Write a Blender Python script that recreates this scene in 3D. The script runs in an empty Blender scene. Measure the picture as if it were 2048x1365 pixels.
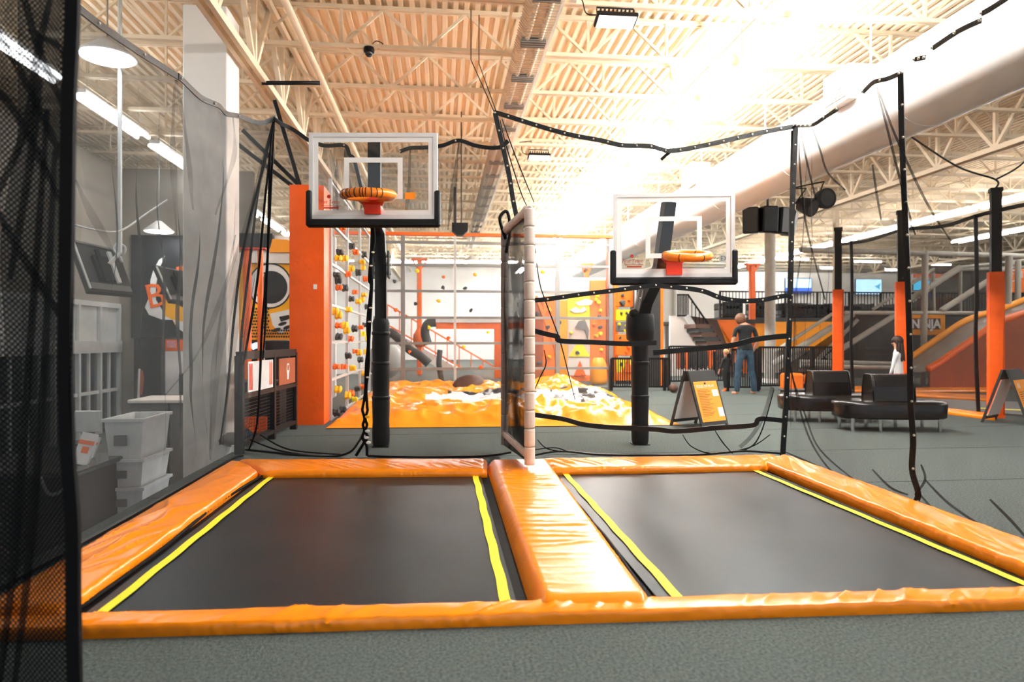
import bpy, math, random
from mathutils import Vector, Matrix, noise
random.seed(7)
SC = bpy.context.scene
COL = SC.collection
# ------------------------------------------------------------------ camera
F = 1365.0; CX = 1024.0; HY = 679.0; CH = 1.25      # focal length / principal column / horizon row / eye height
TH = math.atan((CX - 885.0) / F)
S_, C_ = math.sin(TH), math.cos(TH)
def W(u, v, D):
    xc = (u - CX) / F * D
    return Vector((D * S_ + xc * C_, D * C_ - xc * S_, CH - (v - HY) / F * D))
def G(u, v, z=0.0): return W(u, v, (CH - z) * F / (v - HY))
def PY(u, v, Y): return W(u, v, Y / (C_ - (u - CX) / F * S_))
def PX(u, v, X): return W(u, v, X / (S_ + (u - CX) / F * C_))
cam_d = bpy.data.cameras.new('camera'); cam = bpy.data.objects.new('camera', cam_d); COL.objects.link(cam)
cam.location = (0, 0, CH); cam.rotation_euler = (math.pi / 2, 0, -TH)
cam_d.lens = 24.0; cam_d.sensor_width = 36.0; cam_d.shift_y = -3.5 / 2048
cam_d.clip_start = 0.05; cam_d.clip_end = 200
cam_d.dof.use_dof = True; cam_d.dof.focus_distance = 6.3; cam_d.dof.aperture_fstop = 1.7
SC.camera = cam
# ------------------------------------------------------------------ world, exposure
wd = bpy.data.worlds.new('world'); SC.world = wd; wd.use_nodes = True
wd.node_tree.nodes['Background'].inputs[0].default_value = (0.90, 0.96, 1.0, 1)
wd.node_tree.nodes['Background'].inputs[1].default_value = 0.42
SC.view_settings.view_transform = 'Standard'; SC.view_settings.look = 'None'
SC.view_settings.gamma = 1.0; SC.view_settings.exposure = 1.25
SC.view_settings.use_curve_mapping = False
SC.cycles.transparent_max_bounces = 24
TUBE_STRENGTH = 70.0
# ------------------------------------------------------------------ materials
MAT = {}
def nodes_of(name):
    m = bpy.data.materials.new(name); m.use_nodes = True
    nt = m.node_tree; b = nt.nodes['Principled BSDF']
    MAT[name] = m
    return m, nt, b
def pm(name, col, rough=0.6, metal=0.0, spec=0.5, var=0.0, vscale=8.0, bump=0.0, bscale=60.0, emit=None, es=0.0, coat=0.0, bdist=0.01):
    m, nt, b = nodes_of(name)
    b.inputs['Base Color'].default_value = (*col, 1); b.inputs['Roughness'].default_value = rough
    b.inputs['Metallic'].default_value = metal; b.inputs['Specular IOR Level'].default_value = spec
    if coat: b.inputs['Coat Weight'].default_value = coat; b.inputs['Coat Roughness'].default_value = 0.12
    if var or bump:
        tc = nt.nodes.new('ShaderNodeTexCoord')
    if var:
        n = nt.nodes.new('ShaderNodeTexNoise'); n.inputs['Scale'].default_value = vscale; n.inputs['Detail'].default_value = 5
        nt.links.new(tc.outputs['Object'], n.inputs['Vector'])
        r = nt.nodes.new('ShaderNodeMapRange'); r.inputs[1].default_value = 0.3; r.inputs[2].default_value = 0.7
        r.inputs[3].default_value = 1 - var; r.inputs[4].default_value = 1 + var
        nt.links.new(n.outputs[0], r.inputs[0])
        mx = nt.nodes.new('ShaderNodeVectorMath'); mx.operation = 'SCALE'; mx.inputs[0].default_value = col
        nt.links.new(r.outputs[0], mx.inputs['Scale']); nt.links.new(mx.outputs[0], b.inputs['Base Color'])
    if bump:
        n2 = nt.nodes.new('ShaderNodeTexNoise'); n2.inputs['Scale'].default_value = bscale; n2.inputs['Detail'].default_value = 4
        nt.links.new(tc.outputs['Object'], n2.inputs['Vector'])
        bp = nt.nodes.new('ShaderNodeBump'); bp.inputs['Strength'].default_value = bump; bp.inputs['Distance'].default_value = bdist
        nt.links.new(n2.outputs[0], bp.inputs['Height']); nt.links.new(bp.outputs[0], b.inputs['Normal'])
    if emit is not None:
        b.inputs['Emission Color'].default_value = (*emit, 1); b.inputs['Emission Strength'].default_value = es
    return m
def see_through(name, col, alpha, rough=0.9, grid=None, thick=0.3, gloss=0.0):
    """netting or clear sheet: part of the light passes, part meets the cord"""
    m = bpy.data.materials.new(name); m.use_nodes = True; MAT[name] = m
    nt = m.node_tree; nt.nodes.clear(); L = nt.links.new
    out = nt.nodes.new('ShaderNodeOutputMaterial'); tr = nt.nodes.new('ShaderNodeBsdfTransparent')
    p = nt.nodes.new('ShaderNodeBsdfPrincipled'); p.inputs['Base Color'].default_value = (*col, 1); p.inputs['Roughness'].default_value = rough
    p.inputs['Specular IOR Level'].default_value = 0.04
    mx = nt.nodes.new('ShaderNodeMixShader'); L(tr.outputs[0], mx.inputs[1]); L(p.outputs[0], mx.inputs[2]); L(mx.outputs[0], out.inputs[0])
    tc = nt.nodes.new('ShaderNodeTexCoord')
    if grid:
        mp = nt.nodes.new('ShaderNodeMapping'); mp.inputs['Rotation'].default_value = (0, 0, 0.75)
        L(tc.outputs['UV'], mp.inputs[0])
        sx = nt.nodes.new('ShaderNodeSeparateXYZ'); L(mp.outputs[0], sx.inputs[0])
        def line(o):
            a = nt.nodes.new('ShaderNodeMath'); a.operation = 'DIVIDE'; a.inputs[1].default_value = grid; L(o, a.inputs[0])
            f = nt.nodes.new('ShaderNodeMath'); f.operation = 'FRACT'; L(a.outputs[0], f.inputs[0])
            c = nt.nodes.new('ShaderNodeMath'); c.operation = 'LESS_THAN'; c.inputs[1].default_value = thick; L(f.outputs[0], c.inputs[0])
            return c.outputs[0]
        mm = nt.nodes.new('ShaderNodeMath'); mm.operation = 'MAXIMUM'; L(line(sx.outputs[0]), mm.inputs[0]); L(line(sx.outputs[1]), mm.inputs[1])
        ma = nt.nodes.new('ShaderNodeMath'); ma.operation = 'MAXIMUM'; ma.inputs[1].default_value = alpha; L(mm.outputs[0], ma.inputs[0])
        L(ma.outputs[0], mx.inputs[0])
    else:
        n = nt.nodes.new('ShaderNodeTexNoise'); n.inputs['Scale'].default_value = 2.5; n.inputs['Detail'].default_value = 6
        L(tc.outputs['Object'], n.inputs['Vector'])
        r = nt.nodes.new('ShaderNodeMapRange'); r.inputs[1].default_value = 0.3; r.inputs[2].default_value = 0.7
        r.inputs[3].default_value = alpha * 0.85; r.inputs[4].default_value = min(1, alpha * 1.15)
        L(n.outputs[0], r.inputs[0]); L(r.outputs[0], mx.inputs[0])
    return m
def glass(name, tint=(1, 1, 1), refl=0.06, haze=0.0):
    m = bpy.data.materials.new(name); m.use_nodes = True; MAT[name] = m
    nt = m.node_tree; nt.nodes.clear(); L = nt.links.new
    out = nt.nodes.new('ShaderNodeOutputMaterial'); tr = nt.nodes.new('ShaderNodeBsdfTransparent'); tr.inputs[0].default_value = (*tint, 1)
    g = nt.nodes.new('ShaderNodeBsdfGlossy'); g.inputs['Roughness'].default_value = 0.03
    d = nt.nodes.new('ShaderNodeBsdfDiffuse'); d.inputs[0].default_value = (0.85, 0.87, 0.87, 1)
    m1 = nt.nodes.new('ShaderNodeMixShader'); m1.inputs[0].default_value = refl; L(tr.outputs[0], m1.inputs[1]); L(g.outputs[0], m1.inputs[2])
    m2 = nt.nodes.new('ShaderNodeMixShader'); m2.inputs[0].default_value = haze; L(m1.outputs[0], m2.inputs[1]); L(d.outputs[0], m2.inputs[2])
    L(m2.outputs[0], out.inputs[0])
    return m
pm('carpet', (0.094, 0.114, 0.110), 0.95, spec=0.1, var=0.5, vscale=75, bump=0.8, bscale=160)
pm('carpet_joint', (0.05, 0.055, 0.055), 0.95, spec=0.1, var=0.1)
pm('deck', (0.90, 0.76, 0.57), 0.55, spec=0.3, var=0.04, vscale=1.5)
pm('steel_cream', (0.84, 0.71, 0.53), 0.5, spec=0.35, var=0.06, vscale=3)
pm('wall_white', (0.90, 0.90, 0.885), 0.75, var=0.03, vscale=0.6)
pm('wall_tan', (0.27, 0.245, 0.21), 0.8, var=0.05, vscale=0.8)
pm('column_white', (0.82, 0.78, 0.73), 0.65, var=0.03, vscale=2)
pm('duct_white', (0.9, 0.9, 0.88), 0.4, var=0.02, vscale=1)
pm('vinyl_orange', (1.0, 0.275, 0.003), 0.24, spec=0.55, var=0.04, vscale=4, bump=0.10, bscale=18, bdist=0.015)
pm('vinyl_post', (0.93, 0.115, 0.003), 0.42, spec=0.35, var=0.06, vscale=6, bump=0.25, bscale=16, bdist=0.02)
pm('vinyl_airbag', (1.0, 0.34, 0.014), 0.22, spec=0.5, var=0.10, vscale=2.5, bump=0.2, bscale=9, bdist=0.03)
pm('airbag_white', (0.9, 0.9, 0.88), 0.4, var=0.04, vscale=5)
pm('airbag_black', (0.03, 0.03, 0.032), 0.4, var=0.1, vscale=5)
pm('mat_black', (0.009, 0.0145, 0.0175), 0.36, spec=0.30, var=0.25, vscale=40, bump=0.25, bscale=260, bdist=0.004)
pm('skirt_gap_black', (0.003, 0.003, 0.003), 0.7, spec=0.15, var=0.2, vscale=20)
MAT['mat_black'].node_tree.nodes['Principled BSDF'].inputs['Specular Tint'].default_value = (0.70, 0.90, 1.0, 1)
pm('line_yellow', (0.98, 0.90, 0.03), 0.6, var=0.05, vscale=20)
pm('black_metal', (0.005, 0.005, 0.006), 0.45, spec=0.25, var=0.12, vscale=10)
pm('black_pad', (0.006, 0.007, 0.008), 0.5, spec=0.3, var=0.2, vscale=14, bump=0.3, bscale=40)
pm('black_strap', (0.004, 0.005, 0.006), 0.36, spec=0.35, var=0.2, vscale=30, bump=0.4, bscale=90)
pm('cord', (0.003, 0.003, 0.004), 0.75, spec=0.15, var=0.1)
pm('grommet', (0.9, 0.85, 0.7), 0.25, metal=0.6, var=0.05)
pm('foam_beige', (0.68, 0.58, 0.52), 0.7, var=0.05, vscale=12)
pm('foam_grey', (0.45, 0.44, 0.40), 0.75, var=0.07, vscale=8)
pm('board_white', (0.88, 0.88, 0.87), 0.45, var=0.02)
pm('board_frame', (0.80, 0.80, 0.80), 0.35, metal=0.3, var=0.03)
pm('rim_orange', (0.95, 0.24, 0.015), 0.3, var=0.08, vscale=12, bump=0.2, bscale=40)
pm('rim_red', (0.80, 0.045, 0.012), 0.35, var=0.06, vscale=8)
pm('rim_tape', (0.05, 0.02, 0.008), 0.4, var=0.1)
pm('print_red', (0.45, 0.03, 0.015), 0.6, var=0.05)
pm('sticker_orange', (1.0, 0.30, 0.0), 0.5, var=0.04)
pm('paper_white', (0.85, 0.85, 0.85), 0.6, var=0.04)
pm('grey_metal', (0.28, 0.29, 0.29), 0.4, metal=0.4, var=0.06, vscale=6)
pm('pale_metal', (0.60, 0.62, 0.62), 0.4, metal=0.2, var=0.05)
pm('dark_grey', (0.028, 0.030, 0.031), 0.6, var=0.1)
pm('mid_grey', (0.15, 0.15, 0.147), 0.7, var=0.08)
pm('hold_yellow', (1.0, 0.55, 0.0), 0.5, var=0.06, vscale=20)
pm('hold_lemon', (0.98, 0.82, 0.01), 0.5, var=0.06, vscale=20)
pm('hold_orange', (1.0, 0.16, 0.01), 0.5, var=0.06, vscale=20)
pm('hold_black', (0.05, 0.055, 0.06), 0.6, var=0.1, vscale=20)
pm('steel_orange', (0.98, 0.16, 0.01), 0.4, var=0.05)
pm('panel_orange', (1.0, 0.21, 0.012), 0.45, var=0.08, vscale=2)
pm('panel_amber', (1.0, 0.36, 0.008), 0.45, var=0.06, vscale=2)
pm('panel_yellow', (0.98, 0.85, 0.015), 0.45, var=0.05, vscale=2)
pm('panel_rust', (0.36, 0.075, 0.02), 0.55, var=0.12, vscale=2)
pm('panel_brown', (0.09, 0.042, 0.027), 0.6, var=0.12, vscale=3)
pm('panel_white', (0.85, 0.84, 0.82), 0.5, var=0.03)
pm('leather_black', (0.004, 0.004, 0.005), 0.24, spec=0.5, var=0.15, vscale=6, bump=0.18, bscale=22)
pm('chrome', (0.75, 0.76, 0.78), 0.15, metal=1.0, var=0.02)
pm('sign_orange', (1.0, 0.33, 0.012), 0.4, var=0.06, vscale=6)
pm('print_brown', (0.30, 0.09, 0.01), 0.6, var=0.05)
pm('print_black', (0.02, 0.02, 0.02), 0.6, var=0.05)
pm('white_plastic', (0.78, 0.80, 0.80), 0.35, var=0.05, vscale=6)
pm('mural_black', (0.012, 0.014, 0.017), 0.5, var=0.15, vscale=2)
pm('mural_yellow', (1.0, 0.46, 0.005), 0.5, var=0.08, vscale=2)
pm('grey_pane', (0.55, 0.57, 0.56), 0.3, var=0.05)
pm('skin', (0.58, 0.29, 0.19), 0.55, var=0.05, vscale=10)
pm('shirt_charcoal', (0.005, 0.008, 0.0095), 0.85, var=0.2, vscale=12, bump=0.4, bscale=20, bdist=0.03)
pm('jeans_blue', (0.02, 0.055, 0.09), 0.85, var=0.3, vscale=14, bump=0.4, bscale=18, bdist=0.03)
pm('cloth_black', (0.006, 0.007, 0.007), 0.85, var=0.2, vscale=12)
pm('cloth_white', (0.82, 0.83, 0.84), 0.8, var=0.04, vscale=10, bump=0.3, bscale=16, bdist=0.03)
pm('cloth_pink', (0.75, 0.32, 0.34), 0.8, var=0.25, vscale=40)
pm('sock_orange', (0.9, 0.22, 0.03), 0.8, var=0.05)
pm('hair_brown', (0.030, 0.013, 0.007), 0.6, var=0.35, vscale=30)
pm('hair_blond', (0.42, 0.24, 0.10), 0.6, var=0.3, vscale=30)
pm('hair_ginger', (0.13, 0.055, 0.025), 0.6, var=0.3, vscale=30)
pm('tube_lobby', (1, 1, 1), 0.5, emit=(0.95, 0.98, 1.0), es=13.0)
pm('tube_far', (1, 1, 1), 0.5, emit=(1.0, 0.98, 0.95), es=28.0)
pm('tube_lit', (1, 1, 1), 0.5, emit=(1.0, 0.98, 0.95), es=TUBE_STRENGTH)
pm('lamp_dim', (0.95, 0.93, 0.90), 0.4, emit=(1.0, 0.95, 0.9), es=0.8)
pm('led_lit', (1, 1, 1), 0.5, emit=(0.92, 0.97, 1.0), es=18.0)
pm('screen_blue', (0.2, 0.3, 0.5), 0.3, emit=(0.45, 0.75, 1.0), es=1.1)
pm('screen_deep', (0.05, 0.1, 0.3), 0.3, emit=(0.03, 0.10, 0.55), es=0.9)
pm('screen_dark', (0.02, 0.025, 0.03), 0.12, var=0.2)
pm('screen_teal', (0.05, 0.2, 0.3), 0.3, emit=(0.08, 0.45, 0.7), es=0.8)
see_through('net_side', (0.06, 0.066, 0.068), 0.56)
see_through('net_pleat', (0.02, 0.022, 0.024), 0.27)
see_through('net_right', (0.04, 0.035, 0.03), 0.36)
see_through('net_back', (0.04, 0.04, 0.04), 0.33)
see_through('net_thin', (0.05, 0.05, 0.05), 0.13)
see_through('net_divider', (0.018, 0.021, 0.022), 0.985)
see_through('net_fold', (0.012, 0.013, 0.014), 0.5)
see_through('net_near', (0.006, 0.007, 0.008), 0.72, grid=0.014, thick=0.34)
see_through('net_play', (0.05, 0.05, 0.048), 0.55)
glass('board_glass', (0.96, 0.97, 0.97), 0.035, 0.0)
glass('clear_acrylic', (0.97, 0.97, 0.97), 0.03, 0.03)
glass('door_glass', (0.55, 0.6, 0.62), 0.10, 0.02)
# ------------------------------------------------------------------ helpers
ORG = {}
def link(o, parent=None):
    COL.objects.link(o)
    if parent is not None: o.parent = parent
    return o
def tag(o, label=None, cat=None, group=None, kind=None):
    if label: o['label'] = label
    if cat: o['category'] = cat
    if group: o['group'] = group
    if kind: o['kind'] = kind
    return o
def thing(name, label, cat, loc=(0, 0, 0), group=None):
    o = bpy.data.objects.new(name, None); COL.objects.link(o); o.location = loc; o.empty_display_size = 0.1
    ORG[o.name] = Vector(loc)
    return tag(o, label, cat, group)
def org(o): return ORG.get(o.name, Vector((0, 0, 0))) if o else Vector((0, 0, 0))
class MB:
    def __init__(s): s.v = []; s.f = []; s.uv = None; s.fm = None
    def quad(s, a, b, c, d):
        n = len(s.v); s.v += [Vector(a), Vector(b), Vector(c), Vector(d)]; s.f.append((n, n + 1, n + 2, n + 3)); return s
    def box(s, lo, hi, M=None):
        n = len(s.v)
        for z in (lo[2], hi[2]):
            for x, y in ((lo[0], lo[1]), (hi[0], lo[1]), (hi[0], hi[1]), (lo[0], hi[1])):
                p = Vector((x, y, z)); s.v.append(M @ p if M is not None else p)
        s.f += [(n + 3, n + 2, n + 1, n), (n + 4, n + 5, n + 6, n + 7)] + [(n + i, n + (i + 1) % 4, n + 4 + (i + 1) % 4, n + 4 + i) for i in range(4)]
        return s
    def bbox(s, lo, hi, b=0.01, M=None):
        """box with chamfered edges (all twelve)"""
        x0, y0, z0 = lo; x1, y1, z1 = hi; b = min(b, (x1 - x0) * .45, (y1 - y0) * .45, (z1 - z0) * .45)
        rings = []
        for (z, i) in ((z0, b), (z0 + b, 0), (z1 - b, 0), (z1, b)):
            c = b
            pts = [(x0 + c + i * .4, y0 + i), (x1 - c - i * .4, y0 + i), (x1 - i, y0 + c + i * .4), (x1 - i, y1 - c - i * .4), (x1 - c - i * .4, y1 - i), (x0 + c + i * .4, y1 - i), (x0 + i, y1 - c - i * .4), (x0 + i, y0 + c + i * .4)]
            rings.append([Vector((p[0], p[1], z)) for p in pts])
        n = len(s.v)
        for r in rings:
            s.v += [(M @ p if M is not None else p) for p in r]
        for k in range(3):
            for i in range(8):
                j = (i + 1) % 8
                s.f.append((n + k * 8 + i, n + k * 8 + j, n + k * 8 + 8 + j, n + k * 8 + 8 + i))
        s.f.append(tuple(n + i for i in reversed(range(8)))); s.f.append(tuple(n + 24 + i for i in range(8)))
        return s
    def bar(s, a, b, w, h=None, up=(0, 0, 1)):
        a = Vector(a); b = Vector(b); h = h or w; d = (b - a)
        if d.length < 1e-6: return s
        d.normalize(); up = Vector(up)
        if abs(d.dot(up)) > 0.98: up = Vector((0, 1, 0))
        x = d.cross(up).normalized() * (w / 2); y = x.cross(d).normalized() * (h / 2); n = len(s.v)
        for p in (a, b): s.v += [p - x - y, p + x - y, p + x + y, p - x + y]
        s.f += [(n, n + 1, n + 2, n + 3), (n + 7, n + 6, n + 5, n + 4)] + [(n + i, n + 4 + i, n + 4 + (i + 1) % 4, n + (i + 1) % 4) for i in range(4)]
        return s
    def tube(s, pts, r, k=8, closed=False, cap=True):
        pts = [Vector(p) for p in pts]; m = len(pts); n0 = len(s.v)
        rr = r if isinstance(r, (list, tuple)) else [r] * m
        prev = None
        for i, p in enumerate(pts):
            if closed: d = pts[(i + 1) % m] - pts[i - 1]
            else: d = pts[min(i + 1, m - 1)] - pts[max(i - 1, 0)]
            d.normalize()
            if prev is None:
                ref = Vector((0, 0, 1)) if abs(d.z) < 0.9 else Vector((1, 0, 0)); x = d.cross(ref).normalized()
            else:
                x = (prev - d * prev.dot(d)).normalized()
            prev = x; y = d.cross(x)
            for q in range(k):
                a = 2 * math.pi * q / k; s.v.append(p + (x * math.cos(a) + y * math.sin(a)) * rr[i])
        for i in range(m if closed else m - 1):
            for q in range(k):
                a = n0 + i * k; b = n0 + ((i + 1) % m) * k
                s.f.append((a + q, a + (q + 1) % k, b + (q + 1) % k, b + q))
        if cap and not closed:
            s.f.append(tuple(n0 + q for q in reversed(range(k)))); s.f.append(tuple(n0 + (m - 1) * k + q for q in range(k)))
        return s
    def ribbon(s, pts, w, t, wdir=(0, 0, 1)):
        """flat strap of width w (along wdir) and thickness t along a polyline"""
        pts = [Vector(p) for p in pts]; m = len(pts); n0 = len(s.v)
        for i, p in enumerate(pts):
            d = (pts[min(i + 1, m - 1)] - pts[max(i - 1, 0)]).normalized()
            wv = Vector(wdir); wv = (wv - d * wv.dot(d))
            if wv.length < 1e-4: wv = Vector((1, 0, 0))
            wv.normalize(); nv = d.cross(wv).normalized(); wv = wv * (w / 2); nv = nv * (t / 2)
            s.v += [p - wv - nv, p + wv - nv, p + wv + nv, p - wv + nv]
        for i in range(m - 1):
            a = n0 + i * 4; b = a + 4
            for q in range(4): s.f.append((a + q, b + q, b + (q + 1) % 4, a + (q + 1) % 4))
        s.f.append((n0 + 3, n0 + 2, n0 + 1, n0)); e = n0 + (m - 1) * 4; s.f.append((e, e + 1, e + 2, e + 3))
        return s
    def lathe(s, prof, c=(0, 0, 0), k=16, M=None):
        n0 = len(s.v); c = Vector(c)
        for (r, z) in prof:
            for q in range(k):
                a = 2 * math.pi * q / k; p = Vector((r * math.cos(a), r * math.sin(a), z))
                s.v.append((M @ p if M is not None else p) + c)
        for i in range(len(prof) - 1):
            for q in range(k):
                a = n0 + i * k; b = a + k; s.f.append((a + q, a + (q + 1) % k, b + (q + 1) % k, b + q))
        s.f.append(tuple(n0 + q for q in reversed(range(k)))); e = n0 + (len(prof) - 1) * k; s.f.append(tuple(e + q for q in range(k)))
        return s
    def ball(s, c, r, k=12, m=8, sc=(1, 1, 1), M=None):
        n0 = len(s.v); c = Vector(c)
        for i in range(1, m):
            for q in range(k):
                t = math.pi * i / m; a = 2 * math.pi * q / k
                p = Vector((r * sc[0] * math.sin(t) * math.cos(a), r * sc[1] * math.sin(t) * math.sin(a), r * sc[2] * math.cos(t)))
                s.v.append(c + (M @ p if M is not None else p))
        tp = len(s.v); pt = Vector((0, 0, r * sc[2])); s.v += [c + (M @ pt if M is not None else pt), c - (M @ pt if M is not None else pt)]
        for i in range(m - 2):
            for q in range(k):
                a = n0 + i * k; b = a + k; s.f.append((a + q, b + q, b + (q + 1) % k, a + (q + 1) % k))
        for q in range(k):
            s.f.append((tp, n0 + q, n0 + (q + 1) % k)); e = n0 + (m - 2) * k; s.f.append((tp + 1, e + (q + 1) % k, e + q))
        return s
    def grid(s, fn, nu, nv):
        n0 = len(s.v)
        for j in range(nv + 1):
            for i in range(nu + 1): s.v.append(Vector(fn(i / nu, j / nv)))
        for j in range(nv):
            for i in range(nu):
                a = n0 + j * (nu + 1) + i; s.f.append((a, a + 1, a + nu + 2, a + nu + 1))
        return s
    def prism(s, poly, dvec):
        n0 = len(s.v); m = len(poly); d = Vector(dvec)
        s.v += [Vector(p) for p in poly] + [Vector(p) + d for p in poly]
        s.f.append(tuple(n0 + i for i in range(m))); s.f.append(tuple(n0 + m + i for i in reversed(range(m))))
        for i in range(m):
            j = (i + 1) % m; s.f.append((n0 + j, n0 + i, n0 + m + i, n0 + m + j))
        return s
    def mesh(s, name, o=Vector((0, 0, 0)), smooth=False):
        me = bpy.data.meshes.new(name); me.from_pydata([tuple(p - o) for p in s.v], [], s.f); me.update()
        if smooth:
            me.polygons.foreach_set('use_smooth', [True] * len(me.polygons))
        return me
    def build(s, name, mat, parent=None, smooth=False, at=None, kind=None, label=None, sharp=None):
        """one mesh object; geometry is given in world coordinates"""
        o0 = org(parent) if parent is not None else (Vector(at) if at is not None else Vector((0, 0, 0)))
        me = s.mesh(name, o0, smooth)
        me.materials.append(MAT[mat])
        if smooth and sharp is not None: me.set_sharp_from_angle(angle=math.radians(sharp))
        ob = bpy.data.objects.new(name, me); link(ob, parent)
        if parent is None: ob.location = o0
        ORG[ob.name] = o0
        if kind: ob['kind'] = kind
        if label: ob['label'] = label
        return ob
def inst(name, me, parent, M, label=None):
    """a piece that shares mesh data; M is given in world coordinates"""
    ob = bpy.data.objects.new(name, me); link(ob, parent)
    ob.matrix_local = Matrix.Translation(-org(parent)) @ M
    ORG[ob.name] = org(parent)
    if label: ob['label'] = label
    return ob
def one(mb, name, mat, label, cat, at=None, group=None, smooth=False, kind=None, sharp=None):
    o = mb.build(name, mat, None, smooth, at, kind, sharp=sharp); return tag(o, label, cat, group)
def struct(mb, name, mat, smooth=False):
    o = mb.build(name, mat, None, smooth); o['kind'] = 'structure'; return o
def bar_M(a, b, up=(0, 0, 1)):
    """matrix that maps a unit bar along +X (0..1) onto a->b"""
    a = Vector(a); b = Vector(b); d = b - a; L = d.length; d.normalize(); up = Vector(up)
    if abs(d.dot(up)) > 0.98: up = Vector((0, 1, 0))
    y = up.cross(d).normalized(); z = d.cross(y)
    return Matrix(((d.x * L, y.x, z.x, a.x), (d.y * L, y.y, z.y, a.y), (d.z * L, y.z, z.z, a.z), (0, 0, 0, 1)))
def text(s, size, M, mat, parent, name='lettering', depth=0.003, align='CENTER', shear=0.0, scx=1.0, bold=0.0):
    cu = bpy.data.curves.new('t', 'FONT'); cu.body = s; cu.size = size; cu.extrude = depth; cu.align_x = align; cu.shear = shear
    cu.resolution_u = 2; cu.offset = bold
    ob = bpy.data.objects.new('t', cu); COL.objects.link(ob)
    dg = bpy.context.evaluated_depsgraph_get(); me = bpy.data.meshes.new_from_object(ob.evaluated_get(dg))
    bpy.data.objects.remove(ob); bpy.data.curves.remove(cu)
    me.name = name
    if scx != 1.0: me.transform(Matrix.Scale(scx, 4, (1, 0, 0)))
    me.transform(Matrix.Translation(-org(parent)) @ M); me.materials.clear(); me.materials.append(MAT[mat])
    o = bpy.data.objects.new(name, me); link(o, parent); ORG[o.name] = org(parent)
    return o
def face_M(p, right=(1, 0, 0), up=(0, 0, 1)):
    """text plane frame at p"""
    r = Vector(right).normalized(); u = Vector(up).normalized(); n = r.cross(u)
    return Matrix(((r.x, u.x, n.x, p[0]), (r.y, u.y, n.y, p[1]), (r.z, u.z, n.z, p[2]), (0, 0, 0, 1)))
def smoothline(pts, n=6):
    """Catmull-Rom through points"""
    P = [Vector(p) for p in pts]; out = []
    for i in range(len(P) - 1):
        p0 = P[max(i - 1, 0)]; p1 = P[i]; p2 = P[i + 1]; p3 = P[min(i + 2, len(P) - 1)]
        for k in range(n):
            t = k / n
            out.append(0.5 * ((2 * p1) + (p2 - p0) * t + (2 * p0 - 5 * p1 + 4 * p2 - p3) * t * t + (3 * p1 - p0 - 3 * p2 + p3) * t ** 3))
    out.append(P[-1]); return out
def resample(pts, n):
    P = [Vector(p) for p in pts]; L = [0]
    for i in range(1, len(P)): L.append(L[-1] + (P[i] - P[i - 1]).length)
    out = []; j = 0
    for k in range(n + 1):
        t = L[-1] * k / n
        while j < len(P) - 2 and L[j + 1] < t: j += 1
        d = L[j + 1] - L[j]; out.append(P[j].lerp(P[j + 1], (t - L[j]) / d if d > 0 else 0))
    return out
def pyrect(mb, u0, v0, u1, v1, Y, th=0.05, b=0.0):
    """upright slab in the plane y = Y between two photograph corners, th thick towards the back"""
    a = PY(u0, v0, Y); c = PY(u1, v1, Y)
    lo = (min(a.x, c.x), Y, min(a.z, c.z)); hi = (max(a.x, c.x), Y + th, max(a.z, c.z))
    return mb.bbox(lo, hi, b) if b else mb.box(lo, hi)
# ================================================================== THE SETTING
ZD = 6.12           # underside of roof deck
ZB = 5.50           # bottom chord of joists
FARY = 42.0; XL, XR = -16.0, 38.0; ZLOB = -0.85
EDGE = -2.32        # the raised floor ends here, the lobby lies lower
# floor: carpet rolls laid side by side with visible joints
floor = struct(MB().box((EDGE, -4, -0.30), (XR, FARY, -0.012)), 'floor', 'carpet_joint')
y = -4.0
seams = [-4.0, -2.0, 0.4, 2.2, 3.86, 5.62, 7.30, 9.06, 10.9, 12.7, 14.5, 16.3, 18.1, 19.9, 21.7, 23.5, 27, 31, 36.5, FARY]
for a, b in zip(seams[:-1], seams[1:]):
    MB().box((EDGE, a + 0.009, -0.012), (XR, b - 0.009, 0.0)).build('carpet_strip', 'carpet', floor)
struct(MB().box((XL, -4, ZLOB - 0.1), (EDGE, FARY, ZLOB)), 'floor_lobby', 'carpet')
struct(MB().box((XL, FARY, ZLOB), (XR, FARY + 0.2, ZD + 0.1)), 'wall_far', 'wall_white')
struct(MB().box((XR, -4, -0.3), (XR + 0.2, FARY, ZD + 0.1)), 'wall_right', 'wall_white')
struct(MB().box((XL - 0.2, -4, ZLOB), (XL, FARY, ZD + 0.1)), 'wall_left', 'wall_tan')
# ceiling: fluted steel deck, flutes run away from the viewer
dk = MB(); p = 0.16; prof = []
x = XL
while x < XR:
    prof += [(x, ZD), (x + p * .42, ZD), (x + p * .54, ZD + .055), (x + p * .88, ZD + .055)]
    x += p
n0 = len(dk.v)
ys = (-4.0, FARY)
for Y in ys: dk.v += [Vector((a, Y, z)) for a, z in prof]
m = len(prof)
for i in range(m - 1): dk.f.append((n0 + i, n0 + m + i, n0 + m + i + 1, n0 + i + 1))
ceiling = struct(dk, 'ceiling', 'deck')
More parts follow.
